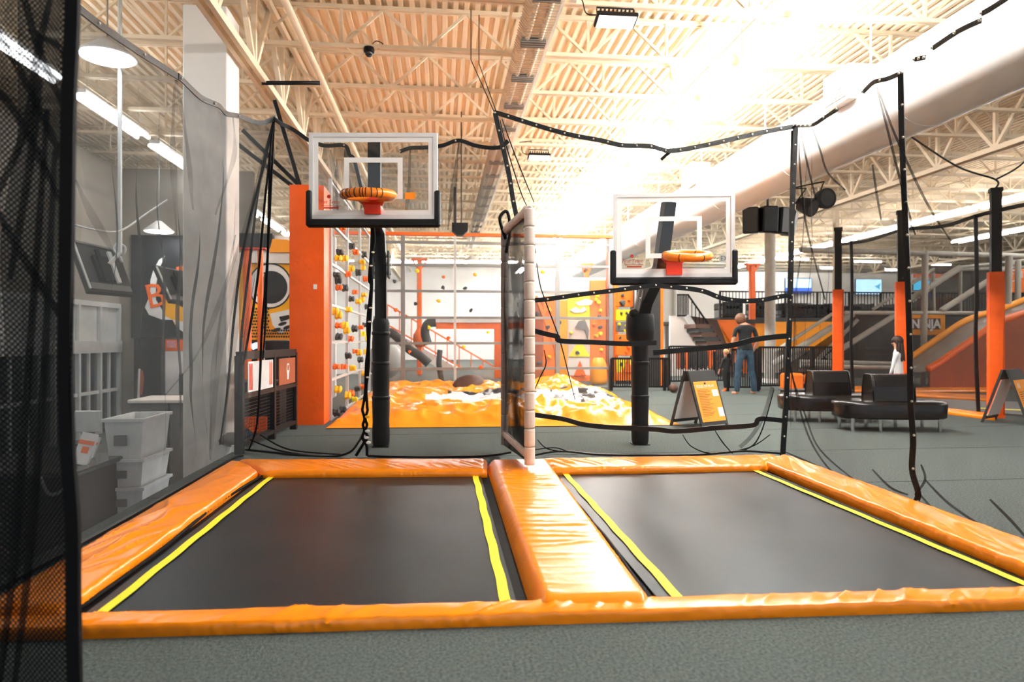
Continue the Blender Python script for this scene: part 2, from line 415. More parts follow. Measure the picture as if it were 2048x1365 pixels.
# skin above the deck closes the roof
MB().box((XL, -4, ZD + 0.14), (XR, FARY, ZD + 0.2)).build('roof_skin', 'deck', ceiling)
unit = MB().box((0, -0.02, -0.02), (1, 0.02, 0.02)).mesh('web_bar'); unit.materials.append(MAT['steel_cream'])
JY = [3.84 + 1.58 * i for i in range(24)]
GX = (-2.5, 11.0, 24.5)
for ji, Y in enumerate(JY):
    if Y > FARY - 0.5: break
    j = MB()
    j.box((XL, Y - .055, ZD - .05), (XR, Y - .01, ZD)); j.box((XL, Y + .01, ZD - .05), (XR, Y + .055, ZD))
    j.box((XL, Y - .055, ZB), (XR, Y - .01, ZB + .055)); j.box((XL, Y + .01, ZB), (XR, Y + .055, ZB + .055))
    jo = j.build('bar_joist', 'steel_cream', ceiling)
    rest = MB(); P_ = 1.22
    near = 2 <= ji <= 8
    x0 = -15.5 + 0.61 * (ji % 2)
    while x0 < XR - 1.3:
        segs = [((x0, Y, ZD - .03), (x0 + P_ / 2, Y, ZB + .03)), ((x0 + P_ / 2, Y, ZB + .03), (x0 + P_, Y, ZD - .03)), ((x0 + P_ / 2, Y, ZB + .03), (x0 + P_ / 2, Y, ZD - .03))]
        for si, (a, b) in enumerate(segs):
            if near and -3.2 < x0 < 7.2 and ji <= 8:
                inst('web_bar', unit, jo, bar_M(a, b, (0, 1, 0)))
            else: rest.bar(a, b, 0.035, 0.035)
        x0 += P_
    if rest.v:
        w = rest.build('web', 'steel_cream', jo, kind='stuff')
# bridging rods across the joists
br = MB()
for xb in (-6.0, 0.9, 4.2, 7.6, 14, 18, 21): br.bar((xb, 2, ZB + .06), (xb, FARY, ZB + .06), 0.03)
br.build('bridging_rod', 'steel_cream', ceiling)
for gi, X in enumerate(GX):
    zb = 4.78 if gi == 0 else 5.0
    g = MB()
    for dx in (-.09, .03):
        g.box((X + dx, -3, zb), (X + dx + .06, FARY, zb + .10)); g.box((X + dx, -3, ZD - .16), (X + dx + .06, FARY, ZD - .06))
    go = g.build('roof_girder', 'steel_cream', ceiling)
    rest = MB(); Y = 0.6; k = 0
    while Y < FARY - 2:
        for a, b in (((X, Y, ZD - .1), (X, Y + .8, zb + .06)), ((X, Y + .8, zb + .06), (X, Y + 1.6, ZD - .1)), ((X, Y + .8, zb + .06), (X, Y + .8, ZD - .1))):
            if gi == 0 and 2 < Y < 24 or gi == 1 and 10 < Y < 24: inst('web_bar', unit, go, bar_M(a, b, (1, 0, 0)) @ Matrix.Diagonal((1, 1.7, 1.7, 1)))
            else: rest.bar(a, b, 0.07, 0.07)
        Y += 1.6
    rest.build('web', 'steel_cream', go, kind='stuff')
one(MB().tube([(-1.92, 2.0, 5.40), (-1.92, 20, 5.40), (-1.92, FARY, 5.40)], .05, 10), 'sprinkler_pipe', 'steel_cream', 'cream pipe running away under the joists beside the left roof girder', 'pipe', (-1.92, 2, 5.4), smooth=True)
# columns
def column(x, y, w, z0, z1, name, label, mat='column_white', cover=0.0, round_=False):
    t = thing(name, label, 'column', (x, y, z0))
    if round_: MB().lathe([(w / 2, z0), (w / 2, z1)], (x, y, 0), 20).build('shaft', mat, t, smooth=True, sharp=40)
    else: MB().bbox((x - w / 2, y - w / 2, z0), (x + w / 2, y + w / 2, z1), 0.012).build('shaft', mat, t)
    MB().box((x - w * .36, y - w * .36, z1), (x + w * .36, y + w * .36, z1 + .03)).build('cap_plate', 'steel_cream', t)
    MB().box((x - w * .52, y - w * .52, z0), (x + w * .52, y + w * .52, z0 + .12)).build('base_trim', 'column_white', t)
    return t
pc = W(424, 30, 8.6)
c = column(pc.x, pc.y, 0.52, ZLOB, pc.z, 'boxed_column', 'white boxed column in the lobby behind the tall black side net')
MB().box((pc.x - .07, pc.y - .07, pc.z), (pc.x + .07, pc.y + .07, 5.35)).build('steel_stub', 'steel_cream', c)
pc = W(1540, 780, 19.6)
column(pc.x, pc.y, 0.30, 0.0, 4.4, 'round_column', 'grey round column behind the man in jeans, below the speaker cluster', 'foam_grey', round_=True)
pc = W(1672, 780, 22.5)
column(pc.x, pc.y, 0.16, 0.0, ZB, 'steel_column', 'slim tan steel column rising behind the farthest orange padded post', 'steel_cream')
# ---------------------------------------------------------------- lobby walls
Yw = 17.0
struct(MB().box((-9.2, Yw, ZLOB), (-4.55, Yw + .2, 5.3)), 'wall_lobby', 'wall_tan')
struct(MB().box((-4.55, Yw, ZLOB), (-2.6, Yw + .2, 3.75)), 'wall_mural', 'wall_white')
XS = -7.6
struct(MB().box((XS - .2, 6.0, 2.05), (XS, Yw, 5.3)), 'wall_entrance', 'wall_tan')
struct(MB().box((XS - .2, 6.0, ZLOB), (XS, 10.6, 2.05)), 'wall_entrance_pier', 'wall_tan')
sf = thing('storefront', 'grey aluminium framed glass entrance doors with bright panes above, beyond the left net', 'doors', (XS, 12.2, ZLOB))
fr = MB()
zt0, zt1 = 0.95, 1.22
ysf = [10.6, 11.5, 12.4, 13.3, 14.2, 15.1, 16.0, 16.9]
fr.box((XS - .06, 10.6, 1.97), (XS + .06, 16.95, 2.08)); fr.box((XS - .05, 10.6, zt0), (XS + .09, 16.95, zt1))
for yy in ysf: fr.box((XS - .05, yy - .04, ZLOB), (XS + .07, yy + .04, 2.0))
fr.build('frame', 'pale_metal', sf)
for a, b in zip(ysf[:-1], ysf[1:]):
    MB().box((XS - .02, a + .06, zt1), (XS, b - .06, 1.97)).build('upper_pane', 'grey_pane', sf)
    d = MB().box((XS - .015, a + .06, ZLOB + .1), (XS + .0, b - .06, zt0)).build('door_glass', 'door_glass', sf)
    MB().box((XS - .02, a + .06, 0.05), (XS + .05, b - .06, 0.12)).build('push_bar', 'pale_metal', d)
    mid = (a + b) / 2
    MB().box((XS - .02, mid - .03, ZLOB), (XS + .04, mid + .03, zt0)).build('door_stile', 'pale_metal', d)
# street outside the entrance, dark with coloured lamps
out = thing('arcade_room', 'dark room with small coloured lights seen through the glass doors', 'room', (XS - 2.4, 12.3, ZLOB))
XA = XS - 2.4
MB().box((XA - .15, 11, ZLOB), (XA - .05, 27, 2.0)).build('backdrop_wall', 'mural_black', out)
for (u, v, w, h, mt) in ((173, 713, .55, .16, 'hold_lemon'), (208, 716, .35, .3, 'screen_blue'), (232, 728, .5, .5, 'panel_rust'), (250, 730, .4, .5, 'screen_blue'), (166, 742, .5, .5, 'panel_rust'), (218, 740, .4, .35, 'panel_rust'), (190, 765, .45, .2, 'screen_deep'), (203, 735, .2, .4, 'screen_blue'), (240, 766, .4, .12, 'screen_deep'), (238, 778, .35, .1, 'screen_blue'), (172, 800, .7, 1.0, 'panel_rust'), (226, 822, .4, .1, 'screen_deep')):
    q = PX(u, v, XA - .04); MB().box((XA - .05, q.y - w / 2, q.z - h / 2), (XA + .04, q.y + w / 2, q.z + h / 2)).build('lit_sign', mt, out)
# ================================================================== LIGHT FITTINGS
def strip_fixture(x, y, z, L, label, group, along='y', w=0.30, tubes=2, lit='tube_lit'):
    t = thing('fluorescent_fixture', label, 'light fixture', (x, y, z), group)
    def bx(mb, a0, a1, b0, b1, z0, z1):
        if along == 'y': mb.box((x + b0, y + a0, z0), (x + b1, y + a1, z1))
        else: mb.box((x + a0, y + b0, z0), (x + a1, y + b1, z1))
        return mb
    bx(MB(), -L / 2, L / 2, -w * .3, w * .3, z, z + .07).build('housing', 'panel_white', t)
    for q in range(tubes):
        o = (q - (tubes - 1) / 2) * w * .62
        a = (x + o, y - L / 2 + .03, z - .035) if along == 'y' else (x - L / 2 + .03, y + o, z - .035)
        b = (x + o, y + L / 2 - .03, z - .035) if along == 'y' else (x + L / 2 - .03, y + o, z - .035)
        MB().tube([a, b], 0.035, 8).build('tube', lit, t, smooth=True, sharp=60)
    for s in (-.4, .4):
        px, py = (x, y + s * L) if along == 'y' else (x + s * L, y)
        MB().tube([(px, py, z + .07), (px, py, ZD)], 0.006, 5).build('hanger', 'pale_metal', t)
ORD = ['nearest', 'second', 'third', 'fourth', 'fifth', 'sixth', 'seventh', 'eighth', 'ninth', 'tenth', 'eleventh', 'twelfth', 'thirteenth', 'fourteenth', 'fifteenth', 'sixteenth']
for i in range(16):
    strip_fixture(4.5, 2.4 + 2.46 * i, 5.25, 2.4, 'fluorescent strip light in the blazing row above the right hoop, ' + ORD[i] + ' from the viewer', 'fluorescent strips above the right hoop', w=0.36)
for i in range(13):
    strip_fixture(-5.85, 4.2 + 2.9 * i, 5.25, 2.4, 'fluorescent strip light over the lobby, seen through the left net, ' + ORD[i] + ' from the viewer', 'fluorescent strips over the lobby', w=0.34, lit='tube_lobby')
for i in range(11):
    strip_fixture(15.9, 5.5 + 3.0 * i, 5.2, 2.85, 'fluorescent strip light in the long row beyond the white duct, ' + ORD[i] + ' from the viewer', 'fluorescent strips beyond the duct', w=0.5, lit='tube_far')
for i in range(7):
    strip_fixture(20.6, 14.4 + 2.5 * i - 5, 5.2, 2.45, 'fluorescent strip light in the far right row over the slide, ' + ORD[i] + ' from the viewer', 'fluorescent strips over the slide', w=0.5, lit='tube_far')
for k, (u0, u1, v) in enumerate([(1555, 1618, 517), (1708, 1763, 522), (1640, 1672, 535), (1770, 1800, 539), (1852, 1902, 528)]):
    a = PY(u0, v, 33); b = PY(u1, v, 33)
    strip_fixture((a.x + b.x) / 2, 33, a.z, b.x - a.x, 'small distant fluorescent light above the mezzanine screens, ' + ['leftmost', 'third from left, higher', 'second from left, lower', 'fourth from left, lower', 'rightmost'][k], 'distant lights above the mezzanine', along='x', w=0.2, tubes=1)
for k, u in enumerate((790, 890, 990, 1090)):
    a = PY(u, 523, 34)
    strip_fixture(a.x, 34, a.z, 2.3, 'distant fluorescent light behind the clear climbing wall, ' + ['leftmost', 'second from left', 'second from right', 'rightmost'][k] + ' of four', 'distant lights behind the clear wall', along='x', w=0.3)
# bright round pendant over the counter mural, and a big bright lamp near the net top
def led_highbay(p, r, label):
    t = thing('high_bay_lamp', label, 'lamp', (p.x, p.y, p.z))
    MB().lathe([(r * .2, .22), (r * .55, .12), (r, .0), (r, -.02)], p, 20).build('reflector', 'panel_white', t, smooth=True, sharp=50)
    MB().lathe([(r * .9, -.03), (r * .9, -.021)], p, 20).build('lens', 'led_lit', t)
    MB().tube([(p.x, p.y, p.z + .2), (p.x, p.y, ZD)], .01, 6).build('stem', 'grey_metal', t)
led_highbay(W(318, 462, 15.5), .32, 'glowing round lamp above the black rocket mural')
led_highbay(W(215, 112, 8.6), .34, 'glaring round high bay lamp hanging just behind the top of the left net')
led_highbay(PY(944, 522, 30), .4, 'small distant glowing lamp seen through the clear climbing wall')
# flood fixtures hung from joists
def flood(p, w, label):
    t = thing('flood_light', label, 'light fixture', p)
    M = Matrix.Translation(p) @ Matrix.Rotation(-.25, 4, 'X')
    MB().bbox((-w / 2, -.12, 0), (w / 2, .12, .06), .01, M).build('housing', 'black_metal', t)
    f = MB()
    for i in range(9): f.box((-w * .4 + i * w * .1 - .008, -.1, .06), (-w * .4 + i * w * .1 + .008, .1, .11), M)
    f.build('cooling_fins', 'black_metal', t)
    MB().box((-w * .45, -.105, -.012), (w * .45, .105, .0), M).build('lens', 'lamp_dim', t)
    MB().tube([M @ Vector((-w * .45, 0, .03)), M @ Vector((-w * .45, 0, .2)), M @ Vector((w * .45, 0, .2)), M @ Vector((w * .45, 0, .03))], .012, 6).build('yoke', 'black_metal', t)
    MB().tube(smoothline([M @ Vector((-w * .3, 0, .1)), M @ Vector((-w * .7, 0, .1)), M @ Vector((-w * .8, 0, .3)), M @ Vector((-w * 1.0, 0, .35)), M @ Vector((-w * .3, 0, .42))]), .008, 5).build('cable', 'black_metal', t)
    MB().bbox((-w * 1.1, -.05, .28), (-w * .9, .05, .4), .01, M).build('junction_box', 'pale_metal', t)
flood(W(1232, 44, 8.5), .52, 'black rectangular flood light near the top edge, hung from a joist')
flood(W(1078, 316, 15.3), .50, 'smaller, farther flood light hung above the centre divider')
# dome camera
p = W(738, 101, 9.97)
t = thing('dome_camera', 'black dome security camera on a joist above the left hoop', 'camera', p)
MB().lathe([(.075, .04), (.08, 0), (.075, -.03)], p, 18).build('base', 'black_metal', t, smooth=True, sharp=40)
MB().ball(p - Vector((0, 0, .04)), .06, 16, 10).build('dome', 'screen_dark', t, smooth=True)
MB().tube(smoothline([p + Vector((.02, 0, .05)), p + Vector((.1, 0, .14)), p + Vector((.2, 0, .1)), p + Vector((.14, 0, .03)), p + Vector((.06, 0, .08))]), .007, 5).build('cable_loop', 'black_metal', t)
p = W(716, 86, 9.98)
one(MB().tube([p + Vector((.17 * math.cos(a), .02 * math.sin(a * 3), .17 * math.sin(a))) for a in [i * math.pi / 14 for i in range(28)]], .014, 6, closed=True), 'cable_coil', 'steel_cream', 'coil of tan cable hung on the joist left of the dome camera', 'cable', p, smooth=True)
# linear heater with wire guard
hx, hz = 1.26, 5.42
t = thing('radiant_heater', 'long tan radiant heater with wire guard running away under the joists', 'heater', (hx, 14, hz))
MB().prism([(hx - .24, 1.5, hz + .02), (hx + .24, 1.5, hz + .02), (hx + .16, 1.5, hz + .13), (hx - .16, 1.5, hz + .13)], (0, 30, 0)).build('reflector_hood', 'steel_cream', t)
for s in (-.09, .09): MB().tube([(hx + s, 1.5, hz - .0), (hx + s, 31.5, hz - .0)], .035, 8).build('emitter_tube', 'steel_cream', t, smooth=True, sharp=60)
wg = MB(); Y = 1.6
while Y < 24:
    wg.tube([(hx - .25, Y, hz + .02), (hx - .18, Y, hz - .07), (hx + .18, Y, hz - .07), (hx + .25, Y, hz + .02)], .0045, 4); Y += .075
wg.build('wire_guard', 'foam_grey', t, kind='stuff')
for Y in [9.46 + 1.3 * i - 5.2 for i in range(18)]:
    MB().box((hx - .17, Y - .09, hz - .06), (hx + .17, Y + .09, hz + .0)).build('tube_bracket', 'mid_grey', t)
# ---------------------------------------------------------------- duct
dx, dz, dr = 6.2, 4.55, 0.56
t = thing('air_duct', 'large round white air duct running across the upper right', 'duct', (dx, 18, dz))
MB().tube([(dx, 0.5 + i * 3.0, dz) for i in range(14)], dr, 40).build('body', 'duct_white', t, smooth=True, sharp=40)
for i in range(13):
    Y = 2.2 + 3.0 * i
    MB().tube([(dx, Y - .03, dz), (dx, Y + .03, dz)], dr + .008, 40).build('joint_band', 'duct_white', t, smooth=True, sharp=40)
    MB().tube([(dx - .5, Y + .4, dz + .25), (dx - .5, Y + .4, ZD)], .012, 5).build('hanger_rod', 'panel_white', t)
for (u, v, X, w) in ((1700, 178, 5.72, .62), (1392, 352, 5.75, .6)):
    q = PX(u, v, X)
    b = MB().bbox((q.x - .22, q.y - w / 2, q.z - .24), (q.x + .22, q.y + w / 2, q.z + .24), .01).build('diffuser_box', 'duct_white', t)
    for i in range(9):
        z = q.z - .19 + i * .047
        MB().box((q.x - .24, q.y - w / 2 + .04, z), (q.x - .2, q.y + w / 2 - .04, z + .012)).build('louvre', 'pale_metal', b)
# thin suspension cables from roof to net corners
for a, b, wl in ((W(942, 120, 8.2), W(990, 228, 7.3), 'left'), (W(958, 128, 8.4), W(994, 228, 7.3), 'right')):
    one(MB().tube([a + Vector((0, 0, .6)), a, b], .006, 5), 'suspension_cable', 'black_metal', wl + ' one of two thin cables holding the net corner beside the long heater', 'cable', a, 'net suspension cables')
# projector / speaker on a pole, hanging speakers and moving lights
p = W(920, 455, 14.5)
t = thing('hanging_speaker', 'small black box hanging from the ceiling behind the left back net', 'speaker', p)
MB().prism([p + Vector((-.17, 0, -.06)), p + Vector((-.06, 0, -.16)), p + Vector((.06, 0, -.16)), p + Vector((.17, 0, -.06)), p + Vector((.17, 0, .1)), p + Vector((-.17, 0, .1))], (0, .25, 0)).build('cabinet', 'black_metal', t)
MB().tube([p + Vector((.03, .1, .1)), Vector((p.x + .03, p.y + .1, ZD))], .012, 6).build('bracket', 'black_metal', t)
p = W(1530, 446, 18.0)
t = thing('speaker_cluster', 'cluster of four black loudspeakers hanging around the grey round column', 'speakers', p)
for k, (dxx, dy, rz, tilt) in enumerate([(-.46, -.15, -.5, .12), (-.06, -.32, -.05, .1), (.36, -.2, .4, .1), (.70, .1, .9, .18)]):
    M = Matrix.Translation(p + Vector((dxx, dy, 0.03))) @ Matrix.Rotation(rz, 4, 'Z') @ Matrix.Rotation(tilt, 4, 'X')
    s = MB().bbox((-.2, -.16, -.34), (.2, .18, .34), .03, M).build('cabinet', 'black_metal', t)
    MB().box((-.17, -.175, -.3), (.17, -.16, .3), M).build('grille', 'mural_black', s)
MB().tube([p + Vector((.12, .1, .3)), Vector((p.x + .12, p.y + .1, ZD))], .03, 6).build('drop_pole', 'black_metal', t)
def stage_light(p, rz, rx, label, round_=False):
    t = thing('stage_light', label, 'stage light', p)
    M = Matrix.Translation(p) @ Matrix.Rotation(rz, 4, 'Z') @ Matrix.Rotation(rx, 4, 'X')
    prof = [(.08, -.14), (.13, -.12), (.15, 0), (.17, .15)] if not round_ else [(.10, -.1), (.17, -.06), (.19, .05), (.19, .09)]
    n = MB(); n.lathe(prof, (0, 0, 0), 18, M.to_3x3().to_4x4())
    n.v = [v + p for v in n.v]
    n.build('lamp_head', 'black_metal', t, smooth=True, sharp=40)
    MB().lathe([(.14, prof[-1][1] - .0), (.14, prof[-1][1] + .004)], p, 18, M.to_3x3().to_4x4()).build('lens', 'dark_grey', t)
    MB().tube([M @ Vector((-.19, 0, 0)), M @ Vector((-.19, 0, -.22)), M @ Vector((.19, 0, -.22)), M @ Vector((.19, 0, 0))], .016, 6).build('yoke', 'black_metal', t)
    MB().tube([M @ Vector((0, 0, -.22)), p + Vector((0, .0, .32)), Vector((dx + .1, p.y, dz - dr + .02))], .015, 6).build('clamp', 'black_metal', t)
stage_light(W(1612, 412, 12.5), .5, 2.0, 'black can shaped stage light just right of the corner net strap')
stage_light(W(1648, 398, 12.6), .1, 1.65, 'black round faced stage light, right of the can shaped one', True)
# sprinkler pipe / thin lines on ceiling
one(MB().tube([W(524, 166, 9.4), W(640, 166, 9.5)], .03, 8), 'black_pipe', 'black_metal', 'short black pipe across the roof girder above the left hoop', 'pipe', W(548, 166, 9.2), smooth=True)
# ================================================================== TRAMPOLINE LANES
def wrinkle(a, c, ph, ang, amp):
    """creased vinyl: ridged noise stretched along one direction"""
    p = a * math.cos(ang) + c * math.sin(ang); q = -a * math.sin(ang) + c * math.cos(ang)
    r = 1 - abs(noise.noise(Vector((p * 9.0, q * 1.6, ph)))) * 2.4
    m = 0.5 + noise.noise(Vector((a * 1.3, c * 1.3, ph + 9)))
    return amp * 1.5 * max(r, 0) ** 4 * max(m, 0.1) + amp * .6 * noise.noise(Vector((p * 3, q * 3, ph + 4)))
def pad(name, A, B, C, D, h, label, amp=0.010, ang=0.9, ph=0.0, puff=0.015, z0=0.0, mat='vinyl_orange', slope=0.0):
    """padded vinyl slab: long edge A->B (inner side), D->C the outer side"""
    A, B, C, D = [Vector((*q, 0)) for q in (A, B, C, D)]
    L = max((B - A).length, (C - D).length); Wd = (D - A).length
    nl = max(20, int(L / 0.016)); nt = 26
    prof = [(0.0, 0.0), (-.012, .35), (-.008, .75), (.02, .97)] + [(.05 + .9 * i / nt, 1.0) for i in range(nt + 1)] + [(.98, .97), (1.008, .75), (1.012, .35), (1.0, 0.0)]
    if slope: prof = [(0.0, 0.0), (slope * .25, .35), (slope * .6, .75), (slope * .9, .97)] + [(slope + (.95 - slope) * i / nt, 1.0) for i in range(nt + 1)] + prof[-4:]
    mb = MB(); rows = len(prof)
    for i in range(nl + 1):
        s = i / nl; P0 = A.lerp(B, s); P1 = D.lerp(C, s); e = min(s, 1 - s) * L
        ef = min(1, e / .05)
        for (t, zz) in prof:
            tt = .5 + (t - .5) * (0.97 + .03 * ef)
            q = P0.lerp(P1, tt); z = zz * h * (0.55 + .45 * math.sqrt(max(0, ef)))
            if zz > .9:
                tw = max(0, min(1, t)); z += puff * math.sin(math.pi * tw) * ef + wrinkle(s * L, t * Wd, ph, ang, amp) * ef * min(1, .2 + 4 * min(tw, 1 - tw))
            elif zz > .3:
                w = wrinkle(s * L * 1.6, zz, ph + 3, 0.1, amp * .8); q = q + (P0 - P1).normalized() * (w if t < .5 else -w)
            mb.v.append(Vector((q.x, q.y, z0 + z)))
    for i in range(nl):
        for k in range(rows - 1):
            a = i * rows + k; mb.f.append((a, a + 1, a + rows + 1, a + rows))
    mb.f.append(tuple(range(rows))); mb.f.append(tuple(nl * rows + k for k in reversed(range(rows))))
    return one(mb, name, mat, label, 'pad', (A + B + C + D) / 4, smooth=True, sharp=70)
def trampoline(x0, x1, y0, y1, lx0, lx1, ly0, ly1, label):
    t = thing('trampoline', label, 'trampoline', ((x0 + x1) / 2, (y0 + y1) / 2, 0))
    MB().box((x0 - .2, y0 + .13, 0.0), (x1 + .22, y1 + .15, 0.004)).build('skirt_and_gap_shade', 'skirt_gap_black', t)  # fabric skirt at left; beside the right pad its black paints gap shadow
    def bed(u, v):
        x = x0 + (x1 - x0) * u; y = y0 + .15 + (y1 - y0 - .15) * v
        return (x, y, 0.016 + .004 * noise.noise(Vector((x * 2, y * 2, 1))) - .006 * math.sin(math.pi * u) * math.sin(math.pi * v))
    MB().grid(bed, 40, 60).build('jumping_bed', 'mat_black', t, smooth=True)
    w = .052
    def ln(pa, pb):
        pa = Vector(pa); pb = Vector(pb); d = (pb - pa).normalized(); nrm = Vector((-d.y, d.x)) * (w / 2); n = 40; mb = MB()
        def f(u, v):
            q = pa.lerp(pb, u) + nrm * (v * 2 - 1) + nrm * .12 * math.sin(u * 37)
            return (q.x, q.y, 0.0235)
        mb.grid(f, n, 1).build('boundary_line', 'line_yellow', t)
    ln((lx0, ly0 + .1), (lx0, ly1 + w / 2)); ln((lx0 - w / 2, ly1), (lx1 + w / 2, ly1)); ln((lx1, ly0 + .1), (lx1, ly1 + w / 2))
    # hem of the spring skirt
    MB().tube(smoothline([(x0 - .05, y0 + .3, .02), (x0 - .02, y0 + 1.2, .03), (x0 - .06, y1 - 1.2, .03), (x0 + .0, y1 - .25, .03)]), .012, 6).build('skirt_hem', 'skirt_gap_black', t, smooth=True)
trampoline(-1.60, 0.345, 2.95, 6.52, -1.52, 0.295, 3.0, 6.29, 'black trampoline bed with yellow boundary lines in the left lane')
trampoline(1.02, 3.00, 2.95, 6.42, 1.115, 2.91, 3.0, 6.20, 'black trampoline bed with yellow boundary lines in the right lane')
pad('safety_pad', (-2.25, 3.18), (3.9, 3.00), (3.9, 2.86), (-2.25, 3.03), .055, 'long orange vinyl pad along the front edge of both trampolines', .016, .75, 1.0, .006)
pad('safety_pad', (-1.655, 3.14), (-1.65, 6.34), (-2.04, 6.92), (-2.02, 3.10), .075, 'orange vinyl pad along the left edge, below the tall side net', .014, 1.35, 2.0, .02)
pad('safety_pad', (-1.60, 6.27), (0.40, 6.13), (0.44, 6.70), (-2.0, 6.92), .078, 'orange vinyl pad across the back end of the left lane', .012, .5, 3.0, .012)
pad('safety_pad', (0.99, 6.14), (3.03, 6.12), (3.40, 6.64), (0.95, 6.66), .078, 'orange vinyl pad across the back end of the right lane', .013, .6, 4.0, .012)
pad('safety_pad', (3.06, 6.36), (2.99, 2.99), (3.36, 2.97), (3.46, 6.56), .085, 'orange vinyl pad along the right edge, below the right side net', .017, 1.3, 5.0, .02)
pad('safety_pad', (0.40, 3.02), (0.42, 6.6), (1.0, 6.6), (0.93, 3.0), .092, 'wide raised orange pad between the two trampolines', .009, .08, 6.0, .0, slope=.14)
# ---------------------------------------------------------------- hoops
def hoop(base, board_c, bw, bh, rot, label, neck):
    """base: pole foot, board_c: centre of the backboard face, neck: points of the arm"""
    t = thing('basketball_hoop', label, 'basketball hoop', base)
    bx, by = base.x, base.y
    top = neck[0]
    po = MB().box((bx - .065, by - .065, 0), (bx + .065, by + .065, top.z)).build('pole', 'black_metal', t)
    MB().box((bx - .095, by - .095, 0), (bx + .095, by + .095, .01)).build('base_plate', 'black_metal', po)
    hz = 1.49
    pr = [(.092, .01), (.1, .05)] + [(.1 + .004 * math.sin(i * 2.1), .05 + (hz - .1) * i / 12) for i in range(1, 13)] + [(.085, hz)]
    pd = MB().lathe(pr, (bx, by, 0), 20).build('pole_padding', 'black_pad', t, smooth=True, sharp=50)
    for z in (.55, .95, 1.3): MB().lathe([(.104, z), (.107, z + .01), (.107, z + .03), (.104, z + .04)], (bx, by, 0), 20).build('tape_band', 'black_strap', pd, smooth=True)
    ar = MB()
    for a, b in zip(neck[:-1], neck[1:]): ar.bar(a, b, .15, .13, (1, 0, 0))
    ar.build('extension_arm', 'black_metal', t)
    # hinge plates
    h0 = neck[0]
    for s in (-.09, .09):
        MB().bbox((h0.x + s - .012, h0.y - .09, h0.z - .16), (h0.x + s + .012, h0.y + .09, h0.z + .16), .008).build('hinge_plate', 'dark_grey', t)
    for zz in (-.1, 0, .1): MB().tube([(h0.x - .12, h0.y, h0.z + zz), (h0.x + .12, h0.y, h0.z + zz)], .018, 8).build('bolt', 'pale_metal', t)
    M = Matrix.Translation(board_c) @ Matrix.Rotation(rot, 4, 'Z')
    bd = MB().box((-bw / 2 + .02, -.006, -bh / 2 + .02), (bw / 2 - .02, .006, bh / 2 - .02), M).build('backboard', 'board_glass', t)
    f = MB(); e = .042
    f.box((-bw / 2, -.02, bh / 2 - e), (bw / 2, .03, bh / 2), M); f.box((-bw / 2, -.02, -bh / 2), (-bw / 2 + e, .03, bh / 2 - e), M)
    f.box((bw / 2 - e, -.02, -bh / 2), (bw / 2, .03, bh / 2 - e), M); f.box((-bw / 2 + e, -.02, -bh / 2), (bw / 2 - e, .03, -bh / 2 + e), M)
    f.build('frame', 'board_frame', bd)
    def ring(x0, x1, z0, z1, w):
        r = MB(); yb = -.0085
        r.box((x0, yb, z1 - w), (x1, yb + .002, z1), M); r.box((x0, yb, z0), (x1, yb + .002, z0 + w), M)
        r.box((x0, yb, z0 + w), (x0 + w, yb + .002, z1 - w), M); r.box((x1 - w, yb, z0 + w), (x1, yb + .002, z1 - w), M)
        return r
    ring(-bw / 2 + e, bw / 2 - e, -bh / 2 + e, bh / 2 - e, .052).build('border_stripe', 'board_white', bd)
    ring(-.305, .305, -bh / 2 + .21, bh / 2 - .255, .052).build('target_square', 'board_white', bd)
    sp = MB()
    for s in (-1, 1): sp.bbox((s * (bw / 2) - .032, -.035, -bh / 2 - .075), (s * (bw / 2) + .032, .045, -bh / 2 + .30), .015, M)
    sp.bbox((-bw / 2 - .03, -.035, -bh / 2 - .085), (bw / 2 + .03, .045, -bh / 2 + .004), .02, M)
    sp.build('edge_padding', 'black_pad', bd)
    # maker's print and sticker
    text('First Team', .05, M @ face_M((-bw / 2 + .205, -.009, -bh / 2 + .165), (1, 0, 0), (0, 0, 1)), 'print_red', bd, shear=.25, depth=.001)
    MB().box((-bw / 2 + .13, -.009, -bh / 2 + .135), (-bw / 2 + .33, -.008, -bh / 2 + .141), M).box((-bw / 2 + .15, -.009, -bh / 2 + .11), (-bw / 2 + .31, -.008, -bh / 2 + .125), M).build('print_line', 'print_red', bd)
    mb = MB(); mb.lathe([(.02, 0), (.02, .001)], (0, 0, 0), 14, Matrix.Rotation(math.pi / 2, 4, 'X')); mb.v = [M @ (v + Vector((-bw / 2 + .205, -.009, -bh / 2 + .235))) for v in mb.v]
    mb.build('print_ball', 'print_red', bd)
    return t, M, bd
def rim(t, M, c, R, r, tilt, mat, bands, br0):
    """padded ring in board space with its bracket"""
    RM = M @ Matrix.Translation(c) @ Matrix.Rotation(tilt, 4, 'X')
    ro = MB().tube([RM @ Vector((R * math.cos(a), R * math.sin(a), 0)) for a in [2 * math.pi * i / 40 for i in range(40)]], r, 12, closed=True).build('rim', mat, t, smooth=True)
    for i in range(bands):
        a = math.pi * (1.02 + .96 * i / (bands - 1)) if i < bands * .7 else math.pi * (2.0 + .1 * i)
        tt = Vector((-math.sin(a), math.cos(a), 0)) * .0045; p = Vector((R * math.cos(a), R * math.sin(a), 0))
        MB().tube([RM @ (p - tt), RM @ (p + tt)], r + .0025, 12).build('tape_band', 'rim_tape', ro)
    b = MB(); k = .0
    b.box((-.085, -.05, br0), (.085, -.01, c[2] + .02), M)
    b.prism([M @ Vector((-.15, c[1] + R * .80, c[2] - .01)), M @ Vector((.15, c[1] + R * .80, c[2] - .01)), M @ Vector((.09, -.01, c[2] - .05)), M @ Vector((-.09, -.01, c[2] - .05))], (0, 0, .06))
    b.build('rim_bracket', 'rim_red', t)
BL = W(747, 353, 7.12)
bw, bh = 256 / F * 7.12, 172 / F * 7.12
